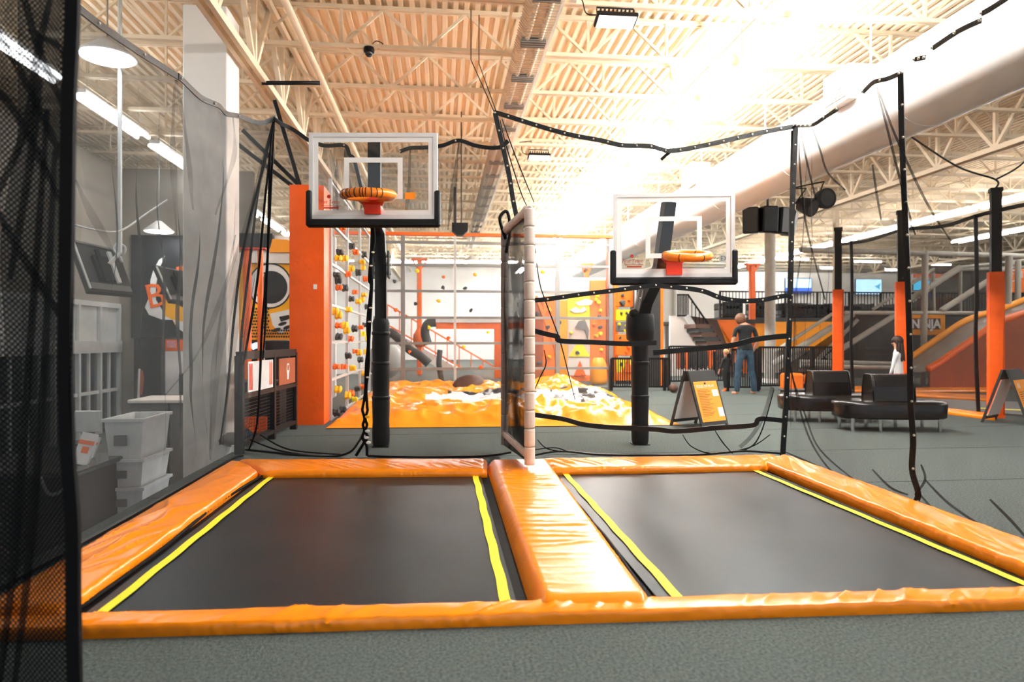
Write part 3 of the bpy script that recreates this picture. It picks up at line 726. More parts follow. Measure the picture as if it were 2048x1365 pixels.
b0 = G(762, 893)
nk = [Vector((b0.x, b0.y, 2.12)), Vector((b0.x - .02, b0.y - .02, 2.55)), Vector((BL.x + .0, BL.y + .14, BL.z - .42)), Vector((BL.x, BL.y + .12, BL.z + .38))]
tl, ML, bdL = hoop(b0, BL, bw, bh, -.10, 'basketball hoop with clear backboard on a black padded pole, left lane', nk)
rim(tl, ML, Vector((.02, -.34, -.265)), .235, .045, .10, 'rim_orange', 16, -.40)
MB().box((.33, -.009, -.24), (.44, -.0078, -.17), ML).build('sticker', 'sticker_orange', bdL)
BR = W(1347, 471, 7.5)
bw, bh = 240 / F * 7.5, 168 / F * 7.5
b1 = G(1280, 889)
nk = [Vector((b1.x, b1.y, 1.40)), Vector((b1.x + .05, b1.y - .08, 1.72)), Vector((BR.x - .10, BR.y + .16, BR.z - .36)), Vector((BR.x - .02, BR.y + .10, BR.z + .38))]
tr_, MR, bdR = hoop(b1, BR, bw, bh, -.16, 'lower basketball hoop with clear white framed backboard, right lane', nk)
rim(tr_, MR, Vector((.09, -.30, -.262)), .225, .042, .22, 'rim_orange', 4, -.44)
# actuator rods beside the right arm
for dx in (-.13, -.08):
    MB().bar(Vector((b1.x + dx, b1.y - .02, 1.35)), Vector((b1.x + dx + .12, b1.y - .18, 2.0)), .03, .02).build('actuator_rod', 'pale_metal', tr_)
MB().lathe([(.10, -.05), (.16, 0), (.17, .12), (.165, .26), (.155, .30)], (b1.x, b1.y, 1.25), 20).build('upper_sleeve', 'black_pad', tr_, smooth=True, sharp=50)
MB().ball((b1.x - .10, b1.y - .08, 1.55), .06, 12, 8).build('bundled_cover', 'black_strap', tr_, smooth=True)
# net bunched around the left pole top
MB().tube(smoothline([(b0.x + .10, b0.y - .12, 2.62), (b0.x + .02, b0.y - .13, 2.55), (b0.x - .08, b0.y - .13, 2.47), (b0.x - .09, b0.y - .1, 2.2)]), .022, 7).build('tie_wrap', 'black_strap', tl, smooth=True)
# ---------------------------------------------------------------- centre divider of padded pipes
dx0, dy0 = 0.775, 6.06; dx1, dy1 = 0.67, 7.40; zt = 2.42; zb0, zb1 = 0.15, .22
t = thing('divider_frame', 'net divider framed in beige foam padded pipes between the lanes', 'divider', (dx0, dy0, .12))
sl = MB().lathe([(.040, 0.006), (.047, .03), (.0485, .10), (.0485, .90), (.047, .97), (.040, .994)], (0, 0, 0), 14)
slm = sl.mesh('foam_sleeve', smooth=True); slm.materials.append(MAT['foam_beige'])
def sleeves(a, b, n, rad=1.0):
    a = Vector(a); b = Vector(b); d = b - a; q = d.to_track_quat('Z', 'Y').to_matrix().to_4x4()
    for i in range(n):
        p = a.lerp(b, i / n); inst('foam_sleeve', slm, t, Matrix.Translation(p) @ q @ Matrix.Diagonal((rad, rad, d.length / n, 1)))
NE = Vector((dx0, dy0, zt)); NB = Vector((dx0, dy0, .125)); FE = Vector((dx1, dy1, zt)); FB = Vector((dx1, dy1, .10))
MB().tube([NB, NE], .022, 8).tube([NE, FE], .022, 8).tube([FE, FB], .022, 8).tube([NB + Vector((0, 0, .08)), FB + Vector((0, 0, .12))], .022, 8).build('pipe', 'grey_metal', t)
sleeves(NB, NE, 14); sleeves(NE + Vector((0, .05, 0)), FE, 5, .92); sleeves(NB + Vector((0, .05, .07)), FB + Vector((0, 0, .12)), 6, .72); sleeves(FB, FE, 14, .8)
def dnet(u, v):
    p = NB.lerp(FB, u).lerp(NE.lerp(FE, u), v); return (p.x + .012 * math.sin(u * 19) * math.sin(v * 3) + .01 * math.sin(v * 9 + u * 5), p.y, p.z)
MB().grid(dnet, 24, 24).build('netting', 'net_divider', t, smooth=True)
MB().ribbon([NB + Vector((.02, .32, 0)), Vector((dx0 + .03, dy0 + .34, 1.2)), NE + Vector((.0, .36, 0))], .06, .01, (0, 1, 0)).build('strap', 'black_strap', t)
MB().tube(smoothline([FE + Vector((0, -.15, -.1)), FE + Vector((-.06, -.12, .12)), FE + Vector((.02, -.1, .2)), FE + Vector((.05, -.12, .0)), FE + Vector((.0, -.2, -.25))]), .018, 7).build('tie_cord', 'cord', t, smooth=True)
# ================================================================== NETS
def net_sheet(name, top, bot, mat, parent, nu=70, nv=40, amp=0.05, nfold=9, ph=0.0, uvs=False, normal=(1, 0, 0), sagp=1.0):
    T = resample(top, nu); B = resample(bot, nu); nrm = Vector(normal).normalized()
    Lw = sum((T[i + 1] - T[i]).length for i in range(nu)); Hh = (T[nu // 2] - B[nu // 2]).length
    mb = MB()
    def f(u, v):
        i = min(int(round(u * nu)), nu); p = B[i].lerp(T[i], v)
        k = math.sin(u * nfold * 6.283 + ph + 1.5 * math.sin(v * 4 + u * 9)) * (.35 + .65 * (1 - abs(2 * v - 1)))
        n2 = noise.noise(Vector((u * 5, v * 4, ph + 2)))
        return p + nrm * amp * (k * .6 + n2 * 1.2) * min(1, min(v, 1 - v) * 8 + .1)
    mb.grid(f, nu, nv)
    o = mb.build(name, mat, parent, smooth=True)
    if uvs:
        me = o.data; uvl = me.uv_layers.new(name='UVMap')
        for lp in me.loops:
            k = lp.vertex_index; i = k % (nu + 1); j = k // (nu + 1)
            uvl.data[lp.index].uv = (i / nu * Lw, j / nv * Hh)
    return o
def pleats(parent, paths, w=.10, mat='net_pleat', wdir=(0, 1, 0), name='pleat'):
    """soft doubled-over bands of netting, tapering at both ends"""
    for k, pts in enumerate(paths):
        L = smoothline(pts, 8); n = len(L); wv = Vector(wdir).normalized(); mb = MB()
        for i, p in enumerate(L):
            q = w * math.sin(math.pi * (i + .3) / (n - .4)) ** .8 * (.8 + .3 * math.sin(k * 2.1 + i * .4))
            mb.v += [p - wv * q * .5, p - wv * q * .1 + Vector((.012, 0, 0)), p + wv * q * .5]
        for i in range(n - 1):
            for j in range(2): a = i * 3 + j; mb.f.append((a, a + 1, a + 4, a + 3))
        mb.build(name, mat, parent, smooth=True)
def folds(parent, paths, r=.012, mat='cord', name='gathered_fold'):
    for pts in paths: 
        L = smoothline(pts); n = len(L)
        MB().tube(L, [r * (.55 + .45 * math.sin(math.pi * (i + 1) / (n + 1))) for i in range(n)], 6).build(name, mat, parent, smooth=True)
def strap(parent, pts, w=.05, t=.012, wdir=(0, 0, 1), grom=0.0, name='edge_strap', mat='black_strap', off=(0, -.012, 0)):
    L = smoothline(pts); o = MB().ribbon(L, w, t, wdir).build(name, mat, parent, smooth=True, sharp=40)
    if grom:
        tot = sum((L[i + 1] - L[i]).length for i in range(len(L) - 1)); k = max(2, int(tot / grom)); g = MB()
        for p in resample(L, k): g.ball(p + Vector(off), .011, 6, 4)
        g.build('grommets', 'grommet', o, kind='stuff')
    return o
# ---- left side net
SD = lambda u, v: PX(u, v, -2.1)
def seq(pts): return [W(*p) for p in pts]
topL = seq([(40, -70, 3.6), (150, 20, 4.05), (200, 58, 4.4), (262, 100, 4.85), (345, 152, 5.55), (352, 156, 5.6), (395, 196, 6.05), (430, 212, 6.4), (447, 228, 6.7), (472, 233, 7.0), (500, 244, 7.3), (522, 246, 7.45), (545, 236, 7.6)])
botL = [Vector((-2.12, 3.3, .06)), Vector((-2.1, 4.5, .05)), Vector((-2.1, 6.0, .05)), Vector((-2.12, 7.1, .04)), Vector((-2.1, 7.45, .02))]
tn = thing('side_net', 'tall dark safety net along the left trampoline lane', 'net', (-2.1, 5.4, 0.0))
net_sheet('netting', smoothline(topL), smoothline(botL), 'net_side', tn, 110, 60, .07, 10, 0.3)
strap(tn, [p + Vector((.035, -.01, 0)) for p in topL], .05, .012, (0, 0, 1), .62, off=(.012, 0, 0))
strap(tn, botL, .03, .02, (1, 0, 0), 0, 'bottom_hem')
K = W(547, 238, 7.6)
folds(tn, [seq([(547, 240, 7.58), (528, 330, 7.5), (490, 480, 7.3), (470, 620, 7.2), (455, 780, 7.2), (440, 890, 7.3)]),
           seq([(547, 240, 7.58), (520, 360, 7.5), (500, 520, 7.4), (482, 680, 7.4), (477, 800, 7.4)]),
           seq([(548, 240, 7.58), (532, 380, 7.5), (515, 560, 7.45), (492, 700, 7.4), (486, 730, 7.4)]),
           seq([(549, 240, 7.58), (543, 360, 7.5), (535, 520, 7.5), (524, 660, 7.5), (520, 760, 7.5), (514, 850, 7.5), (498, 900, 7.5)]),
           seq([(549, 240, 7.58), (541, 300, 7.5), (538, 420, 7.5), (532, 620, 7.5), (526, 720, 7.5)])], .014)
pleats(tn, [seq([(352, 160, 5.62), (365, 230, 5.7), (378, 320, 5.8), (385, 420, 5.9)]), seq([(350, 160, 5.58), (346, 260, 5.6), (348, 360, 5.65), (352, 470, 5.7)]),
           seq([(465, 235, 6.95), (470, 300, 7.0), (455, 360, 6.9), (430, 430, 6.7)]), 
           seq([(540, 300, 7.5), (500, 420, 7.2), (455, 560, 6.9), (400, 700, 6.5), (330, 790, 6.0)]), seq([(470, 470, 6.9), (440, 640, 6.8), (425, 760, 6.8), (420, 900, 6.9)]), seq([(150, 360, 4.1), (190, 440, 4.4), (235, 520, 4.7)])], .15)
pleats(tn, [seq([(545, 250, 7.55), (510, 400, 7.3), (480, 560, 7.15), (460, 740, 7.1), (445, 890, 7.2)]), seq([(545, 260, 7.55), (500, 440, 7.2), (450, 640, 7.0), (430, 800, 7.0), (420, 920, 6.9)])], .34)
# ---- back net of left lane, split at the pole
tb = thing('back_net', 'dark safety net hung behind the left backboard, split beside the pole', 'net', (-.7, 7.2, 0))
topB1 = seq([(547, 238, 7.6), (565, 250, 7.55), (580, 257, 7.5), (598, 268, 7.5), (620, 283, 7.5), (650, 293, 7.5), (690, 293, 7.5), (700, 312, 7.5), (712, 330, 7.5), (738, 445, 7.42)])
botB1 = seq([(492, 900, 7.55), (540, 905, 7.4), (600, 911, 7.3), (660, 914, 7.25), (700, 905, 7.2), (720, 880, 7.2), (731, 858, 7.25)])
net_sheet('netting', smoothline(topB1), smoothline(botB1), 'net_back', tb, 50, 40, .04, 5, .8, normal=(0, 1, 0))
topB2 = seq([(742, 445, 7.42), (748, 330, 7.5), (770, 308, 7.5), (800, 305, 7.5), (822, 298, 7.5), (850, 297, 7.5), (885, 293, 7.5), (917, 283, 7.5), (950, 293, 7.5), (985, 298, 7.48), (1005, 294, 7.45), (1016, 284, 7.4)])
botB2 = seq([(735, 912, 7.2), (780, 914, 7.2), (850, 915, 7.2), (930, 914, 7.2), (985, 911, 7.25), (1022, 905, 7.3)])
net_sheet('netting', smoothline(topB2), smoothline(botB2), 'net_back', tb, 60, 40, .05, 6, 2.0, normal=(0, 1, 0))
strap(tb, [p - Vector((0, .03, 0)) for p in topB1], .042, .012, (0, 0, 1), .8); strap(tb, [p - Vector((0, .03, 0)) for p in topB2[3:]], .042, .012, (0, 0, 1), .75); strap(tb, botB1, .022, .022, (0, 0, 1), 0, 'bottom_hem'); strap(tb, botB2, .022, .022, (0, 0, 1), 0, 'bottom_hem')
# laced seam: two cords that cross and open into loops, with clips
sx = [(745, 446), (746, 480), (742, 520), (741, 560), (743, 575), (738, 640), (737, 690), (735, 730), (732, 775), (731, 800)]
for s in (-1, 1):
    pts = [W(u + s * (2.6 if i % 2 else .8), v, 7.2) for i, (u, v) in enumerate(sx)] + [W(730 + s * a, v, 7.2) for a, v in ((4.5, 815), (5, 822), (.8, 838), (4, 850), (1, 862), (5, 874), (1, 884))]
    MB().tube(smoothline(pts), .016, 6).build('lacing_cord', 'cord', tb, smooth=True)
MB().tube(smoothline([W(729, 884, 7.2), W(722, 896, 7.2), W(712, 912, 7.2)]), .016, 6).build('lacing_cord', 'cord', tb, smooth=True)
MB().tube(smoothline([W(731, 884, 7.2), W(734, 896, 7.2), W(734, 912, 7.2)]), .016, 6).build('lacing_cord', 'cord', tb, smooth=True)
for (u, v, m) in ((746, 505, 'grommet'), (742, 532, 'grommet'), (741, 616, 'grommet'), (739, 644, 'grommet'), (735, 755, 'grommet'), (735, 834, 'hold_yellow'), (735, 863, 'paper_white'), (733, 876, 'paper_white'), (737, 886, 'paper_white')):
    MB().ball(W(u, v, 7.18), .018 if m != 'grommet' else .012, 8, 6, (1.5, .4, .9)).build('clip', m, tb, smooth=True)
pleats(tb, [seq([(690, 295, 7.5), (694, 330, 7.48), (700, 375, 7.46), (712, 430, 7.42)]), seq([(820, 300, 7.5), (818, 370, 7.5), (812, 430, 7.5)]), seq([(917, 285, 7.5), (908, 370, 7.5), (895, 460, 7.48)]), seq([(660, 300, 7.5), (670, 360, 7.5), (676, 430, 7.5)])], .06, 'net_fold', (1, 0, 0))
folds(tb, [seq([(500, 880, 7.5), (560, 902, 7.4), (640, 914, 7.3)]), seq([(520, 870, 7.5), (580, 900, 7.4), (690, 910, 7.25)])], .009, 'cord')
# ---- upper strap frame over the right lane
tu = thing('upper_net_strap', 'black grommeted strap slung between the net corners above the right hoop', 'strap', (2.3, 7.2, 3.4))
u1 = seq([(988, 226, 7.3), (1000, 228, 7.3), (1060, 247, 7.3), (1110, 262, 7.3), (1150, 272, 7.3), (1200, 281, 7.3), (1245, 291, 7.3), (1300, 293, 7.3), (1340, 302, 7.3), (1400, 293, 7.3), (1480, 275, 7.3), (1540, 262, 7.3), (1590, 253, 7.3)])
strap(tu, u1, .048, .014, (0, 0, 1), .15)
strap(tu, seq([(1322, 320, 7.35), (1333, 310, 7.33), (1348, 298, 7.32)]), .03, .012)
u2 = seq([(990, 226, 7.3), (998, 262, 7.32), (1008, 305, 7.34), (1018, 350, 7.36), (1026, 400, 7.38), (1034, 438, 7.4)])
strap(tu, u2, .05, .014, (1, 0, 0), .17, name='corner_strap')
strap(tu, seq([(1004, 293, 7.34), (1010, 288, 7.34), (1016, 282, 7.34)]), .05, .014)
folds(tu, [seq([(1000, 240, 7.32), (1012, 290, 7.35), (1040, 380, 7.4), (1055, 415, 7.4)]), seq([(1004, 238, 7.32), (1030, 310, 7.35), (1068, 405, 7.4)]), seq([(996, 262, 7.32), (1010, 330, 7.35), (1032, 436, 7.4)])], .007, 'cord', 'net_cord')
# ---- low back net of the right lane
tw = thing('low_back_net', 'low see through net behind the right lane with black straps across the pole', 'net', (2.2, 7.2, 0))
top = seq([(1064, 600, 7.25), (1086, 600, 7.25), (1165, 589, 7.25), (1249, 579, 7.25), (1307, 571, 7.25), (1328, 573, 7.25), (1399, 581, 7.25), (1441, 596, 7.25), (1478, 602, 7.25), (1520, 601, 7.25), (1558, 594, 7.25), (1583, 591, 7.28)])
mid1 = seq([(1064, 661, 7.25), (1090, 668, 7.25), (1115, 674, 7.25), (1120, 682, 7.25), (1186, 685, 7.25), (1250, 688, 7.25), (1313, 686, 7.25)])
mid2 = seq([(1306, 706, 7.25), (1374, 700, 7.25), (1457, 692, 7.25), (1503, 681, 7.25), (1535, 676, 7.25), (1576, 672, 7.27)])
low = seq([(1060, 829, 7.2), (1123, 838, 7.2), (1165, 849, 7.2), (1219, 855, 7.2), (1307, 859, 7.2), (1353, 863, 7.2), (1437, 856, 7.2), (1505, 851, 7.2), (1516, 839, 7.2), (1540, 839, 7.22), (1567, 842, 7.24)])
bot = seq([(1064, 912, 7.15), (1120, 903, 7.15), (1200, 910, 7.15), (1300, 911, 7.15), (1400, 910, 7.15), (1480, 903, 7.15), (1530, 905, 7.2), (1567, 908, 7.25)])
net_sheet('netting', smoothline(top), smoothline(bot), 'net_thin', tw, 70, 30, .04, 5, 1.1, normal=(0, 1, 0))
strap(tw, top, .05, .014, (0, 0, 1), .16); strap(tw, mid1, .052, .014); strap(tw, mid2, .056, .014); strap(tw, low, .050, .014)
strap(tw, bot, .02, .02, (0, 0, 1), 0, 'bottom_hem')
folds(tw, [seq([(1068, 480, 7.3), (1078, 560, 7.28), (1090, 600, 7.25), (1105, 640, 7.25), (1120, 682, 7.25), (1135, 740, 7.25), (1150, 800, 7.22)]), seq([(1069, 780, 7.2), (1080, 755, 7.22), (1092, 728, 7.25), (1088, 700, 7.25)]),
           seq([(1070, 900, 7.15), (1110, 896, 7.15), (1150, 906, 7.15), (1230, 911, 7.15)]), seq([(1075, 880, 7.15), (1095, 898, 7.15), (1140, 905, 7.15)]), seq([(1365, 870, 7.15), (1385, 895, 7.15), (1430, 908, 7.15), (1500, 895, 7.2), (1540, 870, 7.2)]),
           seq([(1430, 909, 7.15), (1490, 900, 7.17), (1520, 870, 7.2), (1548, 780, 7.2)]), seq([(1430, 862, 7.15), (1445, 885, 7.15), (1465, 908, 7.15)])], .007, 'cord', 'net_cord')
# a bead of diagonal webbing near the corner
strap(tw, seq([(1545, 775, 7.22), (1528, 830, 7.2), (1505, 870, 7.18), (1480, 895, 7.15)]), .04, .01, (1, 0, 0), 0, 'diagonal_strap', 'net_pleat')
# ---- right side net
ts = thing('right_side_net', 'thin see through net along the right lane with two upright black straps', 'net', (3.5, 5.2, 0))
RX = 3.52
rt = [W(1589, 252, 7.3)] + [PX(u, v, RX) for u, v in ((1622, 251), (1648, 236), (1675, 218), (1724, 198), (1727, 184), (1747, 165), (1774, 158), (1800, 147), (1830, 119), (1850, 115), (1866, 96), (1916, 63), (1962, 41), (1964, 27), (1990, 12), (2100, -60), (2400, -250))]
rb = [G(1566, 910)] + [Vector((RX - .02 * i, 7.0 - .55 * i, .05)) for i in range(1, 9)]
net_sheet('netting', rt, smoothline(rb), 'net_right', ts, 90, 40, .06, 12, 3.0)
for a, b in ((0, 4), (5, 9), (9, 11), (11, 14), (14, 18)): strap(ts, rt[a:b], .035, .012, (0, 0, 1), .2, off=(-.012, 0, 0))
strap(ts, rb, .02, .02, (1, 0, 0), 0, 'bottom_hem')
strap(ts, seq([(1591, 252, 7.3), (1587, 350, 7.3), (1583, 450, 7.3), (1581, 560, 7.3), (1577, 690, 7.28), (1572, 800, 7.26), (1565, 912, 7.25)]), .055, .018, (1, 0, 0), .20, 'upright_strap')
strap(ts, seq([(1585, 262, 7.32), (1582, 450, 7.3), (1578, 590, 7.3)]), .03, .02, (1, 0, 0), 0, 'upright_strap')
strap(ts, [PX(u, v, RX) for u, v in ((1801, 146), (1803, 250), (1808, 380), (1814, 520), (1819, 680), (1821, 800), (1826, 880), (1824, 940), (1836, 985), (1833, 1003))], .040, .014, (.6, -.8, 0), .25, 'upright_strap')
folds(ts, [[PX(u, v, RX - .03) for u, v in q] for q in (((1752, 172), (1775, 260), (1800, 360), (1830, 470)), ((1755, 175), (1790, 270), (1850, 400), (1900, 480)), ((1600, 260), (1615, 330), (1632, 400)), ((1625, 258), (1640, 300), (1655, 345), (1690, 380)), ((1598, 280), (1600, 340), (1612, 450), (1650, 600)),
                ((1745, 330), (1752, 380), (1762, 440)), ((1575, 700), (1595, 800), (1620, 880), (1660, 940), (1700, 960)), ((1580, 740), (1610, 830), (1640, 900), (1720, 970)), ((1572, 905), (1640, 935), (1740, 985), (1800, 1000)), ((1830, 990), (1850, 960), (1842, 930)), ((1836, 985), (1880, 1030), (1960, 1060)), ((1850, 960), (1900, 1010), (1990, 1070)), ((1980, 1000), (2020, 1040), (2060, 1085)), ((1745, 940), (1780, 975), (1815, 990)))], .009, 'net_fold', 'net_cord')
# ---- near net at far left, close to the camera
tc_ = thing('near_net', 'dense black net curtain at the left edge close to the viewer', 'net', (-1.6, 2.2, 0))
nt_ = [W(u, -420, d) for u, d in ((-620, 2.5), (-380, 2.42), (-150, 2.36), (20, 2.28), (146, 2.2))]
nb_ = [Vector((p.x + o, p.y, .01)) for p, o in zip(nt_, (0, 0, .01, .015, .02))]
net_sheet('netting', nt_, nb_, 'net_near', tc_, 60, 50, .05, 6, .4, True, (0, 1, 0))
edge = seq([(150, -420, 2.2), (146, 0, 2.19), (138, 200, 2.19), (134, 450, 2.18), (131, 700, 2.18), (136, 900, 2.18), (146, 1050, 2.18), (147, 1200, 2.18), (150, 1365, 2.18), (152, 1452, 2.18)])
strap(tc_, edge, .040, .02, (1, 0, 0), 0, 'edge_strap', 'cord')
folds(tc_, [seq([(-40, 0, 2.3), (60, 180, 2.28), (130, 330, 2.25)]), seq([(40, -40, 2.3), (75, 90, 2.28), (130, 220, 2.25)]), seq([(100, 0, 2.3), (75, 110, 2.28), (50, 260, 2.26), (-20, 420, 2.3)]), seq([(-30, 150, 2.3), (40, 240, 2.28), (120, 400, 2.25)]), seq([(80, 160, 2.28), (60, 330, 2.28), (20, 560, 2.3)]), seq([(-30, 380, 2.3), (50, 520, 2.28), (125, 640, 2.25)]), seq([(95, 220, 2.28), (60, 700, 2.28), (30, 1100, 2.28), (0, 1365, 2.28)]), seq([(110, 300, 2.28), (85, 800, 2.28), (55, 1150, 2.28), (30, 1365, 2.28)]), seq([(60, 60, 2.28), (125, 100, 2.26), (130, 150, 2.25)])], .012, 'net_fold', 'net_fold')
# ================================================================== LEFT SIDE
# guard rail gate with sign panels and wire mesh
gx0, gy0 = -2.20, 7.70; gx1, gy1 = -2.06, 9.75; zt = 1.07
t = thing('guard_rail', 'black metal guard rail with two sign panels and wire mesh below, beside the orange column', 'railing', (gx0, gy0, 0))
def gp(s, z, o=0.0): return Vector((gx0 + (gx1 - gx0) * s + o, gy0 + (gy1 - gy0) * s, z))
for s in (0, .54, 1): MB().bar(gp(s, 0), gp(s, zt), .085, .085).build('post', 'black_metal', t)
for z, h in ((zt, .09), (.62, .05), (.10, .05)): MB().bar(gp(0, z), gp(1, z), .085, h).build('rail', 'black_metal', t)
for k, (a, b, m) in enumerate(((.06, .48, 'paper_white'), (.60, .95, 'panel_rust'))):
    s = MB().quad(gp(a, .66, .05), gp(b, .66, .05), gp(b, 1.0, .05), gp(a, 1.0, .05)); s = MB().prism([gp(a, .66, .04), gp(b, .66, .04), gp(b, 1.0, .04), gp(a, 1.0, .04)], (.012, 0, 0))
    so = s.build('sign_panel', m, t)
    if k == 0:
        for q in range(5): MB().prism([gp(a + .01 + .012 * q, .68, .053), gp(a + .016 + .012 * q, .68, .053), gp(a + .016 + .012 * q, .98 - .03 * (q % 2), .053), gp(a + .01 + .012 * q, .98, .053)], (.002, 0, 0)).build('red_streak', 'rim_red', so)
        for q in range(4): MB().prism([gp(b - .07 + .016 * q, .70, .053), gp(b - .063 + .016 * q, .70, .053), gp(b - .063 + .016 * q, .97, .053), gp(b - .07 + .016 * q, .99 - .04 * (q % 2), .053)], (.002, 0, 0)).build('red_streak', 'hold_orange', so)
    else:
        MB().prism([gp(.765, .72, .053), gp(.795, .72, .053), gp(.80, .80, .053), gp(.815, .86, .053), gp(.80, .93, .053), gp(.765, .93, .053), gp(.75, .86, .053), gp(.762, .80, .053)], (.002, 0, 0)).build('white_emblem', 'paper_white', so)
        MB().prism([gp(.77, .84, .056), gp(.795, .84, .056), gp(.80, .87, .056), gp(.795, .91, .056), gp(.77, .91, .056), gp(.765, .87, .056)], (.002, 0, 0)).build('emblem_centre', 'panel_rust', so)
for a, b in ((.04, .50), (.58, .97)):
    m = MB()
    for i in range(12): z = .13 + .04 * i; m.bar(gp(a, z), gp(b, z), .006, .006)
    n = 26 if a < .3 else 22
    for i in range(n): s = a + (b - a) * (i + .5) / n; m.bar(gp(s, .12), gp(s, .60), .004, .004)
    m.build('wire_mesh', 'black_metal', t)
MB().box((gx0 - .07, gy0 - .06, .03), (gx0 - .045, gy0 - .02, .1)).build('white_tag', 'paper_white', t)
# shoes and baskets behind the guard rail
for k, (u, v, D, c, l) in enumerate([(505, 880, 8.4, 'mid_grey', 'grey bundle lying behind the guard rail mesh'), (520, 872, 8.8, 'jeans_blue', 'blue bundle lying behind the guard rail mesh')]):
    p = W(u, v, D); p.x -= .25; mb = MB().ball(p, .13, 14, 10, (1, 1.2, .7))
    for i, q in enumerate(mb.v): mb.v[i] = q + (q - p) * .3 * noise.noise(q * 9)
    one(mb, 'clothing_bundle', c, l, 'clothes', p, smooth=True)
for k, (u, v, D, l) in enumerate([(533, 868, 9.0, 'small orange basket behind the left mesh panel of the guard rail'), (556, 848, 9.7, 'larger orange basket behind the right mesh panel of the guard rail')]):
    p = W(u, v, D); p.x -= .3; w = .10 + .06 * k
    t2 = thing('basket', l, 'basket', (p.x, p.y, p.z - .12))
    MB().box((p.x - w, p.y - .1, p.z - .12), (p.x + w, p.y + .1, p.z - .1)).build('bottom', 'hold_orange', t2)
    for i in range(5):
        z = p.z - .11 + .045 * i
        MB().box((p.x - w, p.y - .1, z), (p.x + w, p.y - .09, z + .025)).box((p.x - w, p.y + .09, z), (p.x + w, p.y + .1, z + .025)).box((p.x - w, p.y - .1, z), (p.x - w + .01, p.y + .1, z + .025)).box((p.x + w - .01, p.y - .1, z), (p.x + w, p.y + .1, z + .025)).build('slat', 'hold_orange', t2)
one(MB().bbox((-3.5, 10.6, ZLOB), (-2.45, 11.1, .62), .02), 'shoe_cabinet', 'mural_black', 'black low cabinet behind the mesh of the guard rail', 'cabinet', (-3, 10.8, ZLOB))
# orange padded column
oc = Vector((-1.97, 10.45, 0)); ow = .49; oz = 3.5
t = thing('padded_column', 'tall square orange padded column behind the left hoop', 'column', oc)
def colf(x0, x1, y, sgn):
    def f(u, v):
        x = x0 + (x1 - x0) * u; z = oz * v
        return (x, y - sgn * (.012 * noise.noise(Vector((x * 3, z * 1.5, 3))) + .02 * math.sin(math.pi * u)), z)
    return f
mb = MB().grid(colf(oc.x - ow / 2, oc.x + ow / 2, oc.y - ow / 2, 1), 12, 60)
mb.box((oc.x - ow / 2, oc.y - ow / 2 + .01, 0), (oc.x + ow / 2, oc.y + ow / 2, oz - .005)).build('pad_wrap', 'vinyl_post', t, smooth=True, sharp=30)
MB().box((oc.x + .1, oc.y - ow / 2 - .03, 1.98), (oc.x + .15, oc.y - ow / 2 - .02, 2.05)).build('small_sticker', 'paper_white', t)
for a, b in (((-2.45, 10.3, 4.75), (-2.10, 10.4, oz)), ((-2.9, 10.3, 4.3), (-2.08, 10.4, oz)), ((-3.3, 10.35, 4.35), (-2.12, 10.4, oz - .05))):
    MB().bar(a, b, .055).build('steel_brace', 'black_metal', t)
# lobby furniture
p = W(265, 1040, 7.5)
t = thing('storage_tote', 'top white translucent plastic tote on the stack behind the left net', 'tote', (p.x, p.y, ZLOB))
zz = ZLOB; cnt = 0
x0 = PY(208, 900, 7.3).x; x1 = PY(286, 900, 7.3).x; yy0, yy1 = 7.3, 8.0
def tote(parent, z, h):
    i = .035
    mb = MB(); a = [(x0 + i, yy0 + i), (x1 - i, yy0 + i), (x1 - i, yy1 - i), (x0 + i, yy1 - i)]; b = [(x0, yy0), (x1, yy0), (x1, yy1), (x0, yy1)]
    n = len(mb.v)
    mb.v = [Vector((*q, z)) for q in a] + [Vector((*q, z + h)) for q in b] + [Vector((q[0] * .94 + (x0 + x1) * .03, q[1] * .94 + (yy0 + yy1) * .03, z + h)) for q in b] + [Vector((q[0] * .94 + (x0 + x1) * .03, q[1] * .94 + (yy0 + yy1) * .03, z + .02)) for q in a]
    for k in range(3):
        for q in range(4): mb.f.append((k * 4 + q, k * 4 + (q + 1) % 4, k * 4 + 4 + (q + 1) % 4, k * 4 + 4 + q))
    mb.f += [(3, 2, 1, 0), (12, 13, 14, 15)]
    mb.build('bin', 'white_plastic', parent)
    r = MB(); e = .02
    r.box((x0 - e, yy0 - e, z + h - .03), (x1 + e, yy0, z + h)).box((x0 - e, yy1, z + h - .03), (x1 + e, yy1 + e, z + h)).box((x0 - e, yy0, z + h - .03), (x0, yy1, z + h)).box((x1, yy0, z + h - .03), (x1 + e, yy1, z + h))
    r.build('rim', 'white_plastic', parent)
    MB().box(((x0 + x1) / 2 - .09, yy0 - .012, z + h * .35), ((x0 + x1) / 2 + .03, yy0 - .002 + i * .4, z + h * .6)).build('label', 'mid_grey', parent)
zs = [-.85, -.56, -.27, .02]
lab = ['white translucent plastic tote at the bottom of the stack behind the left net', 'white translucent plastic tote, second from the bottom of the stack', 'white translucent plastic tote, just under the top one of the stack', None]
for k, z in enumerate(zs):
    tt = t if k == 3 else thing('storage_tote', lab[k], 'tote', (p.x, p.y, z)); ORG[tt.name] = Vector((p.x, p.y, z)); tt.location = (p.x, p.y, z); tt['group'] = 'stacked white totes'
    tote(tt, z, .30 if k < 3 else .42)
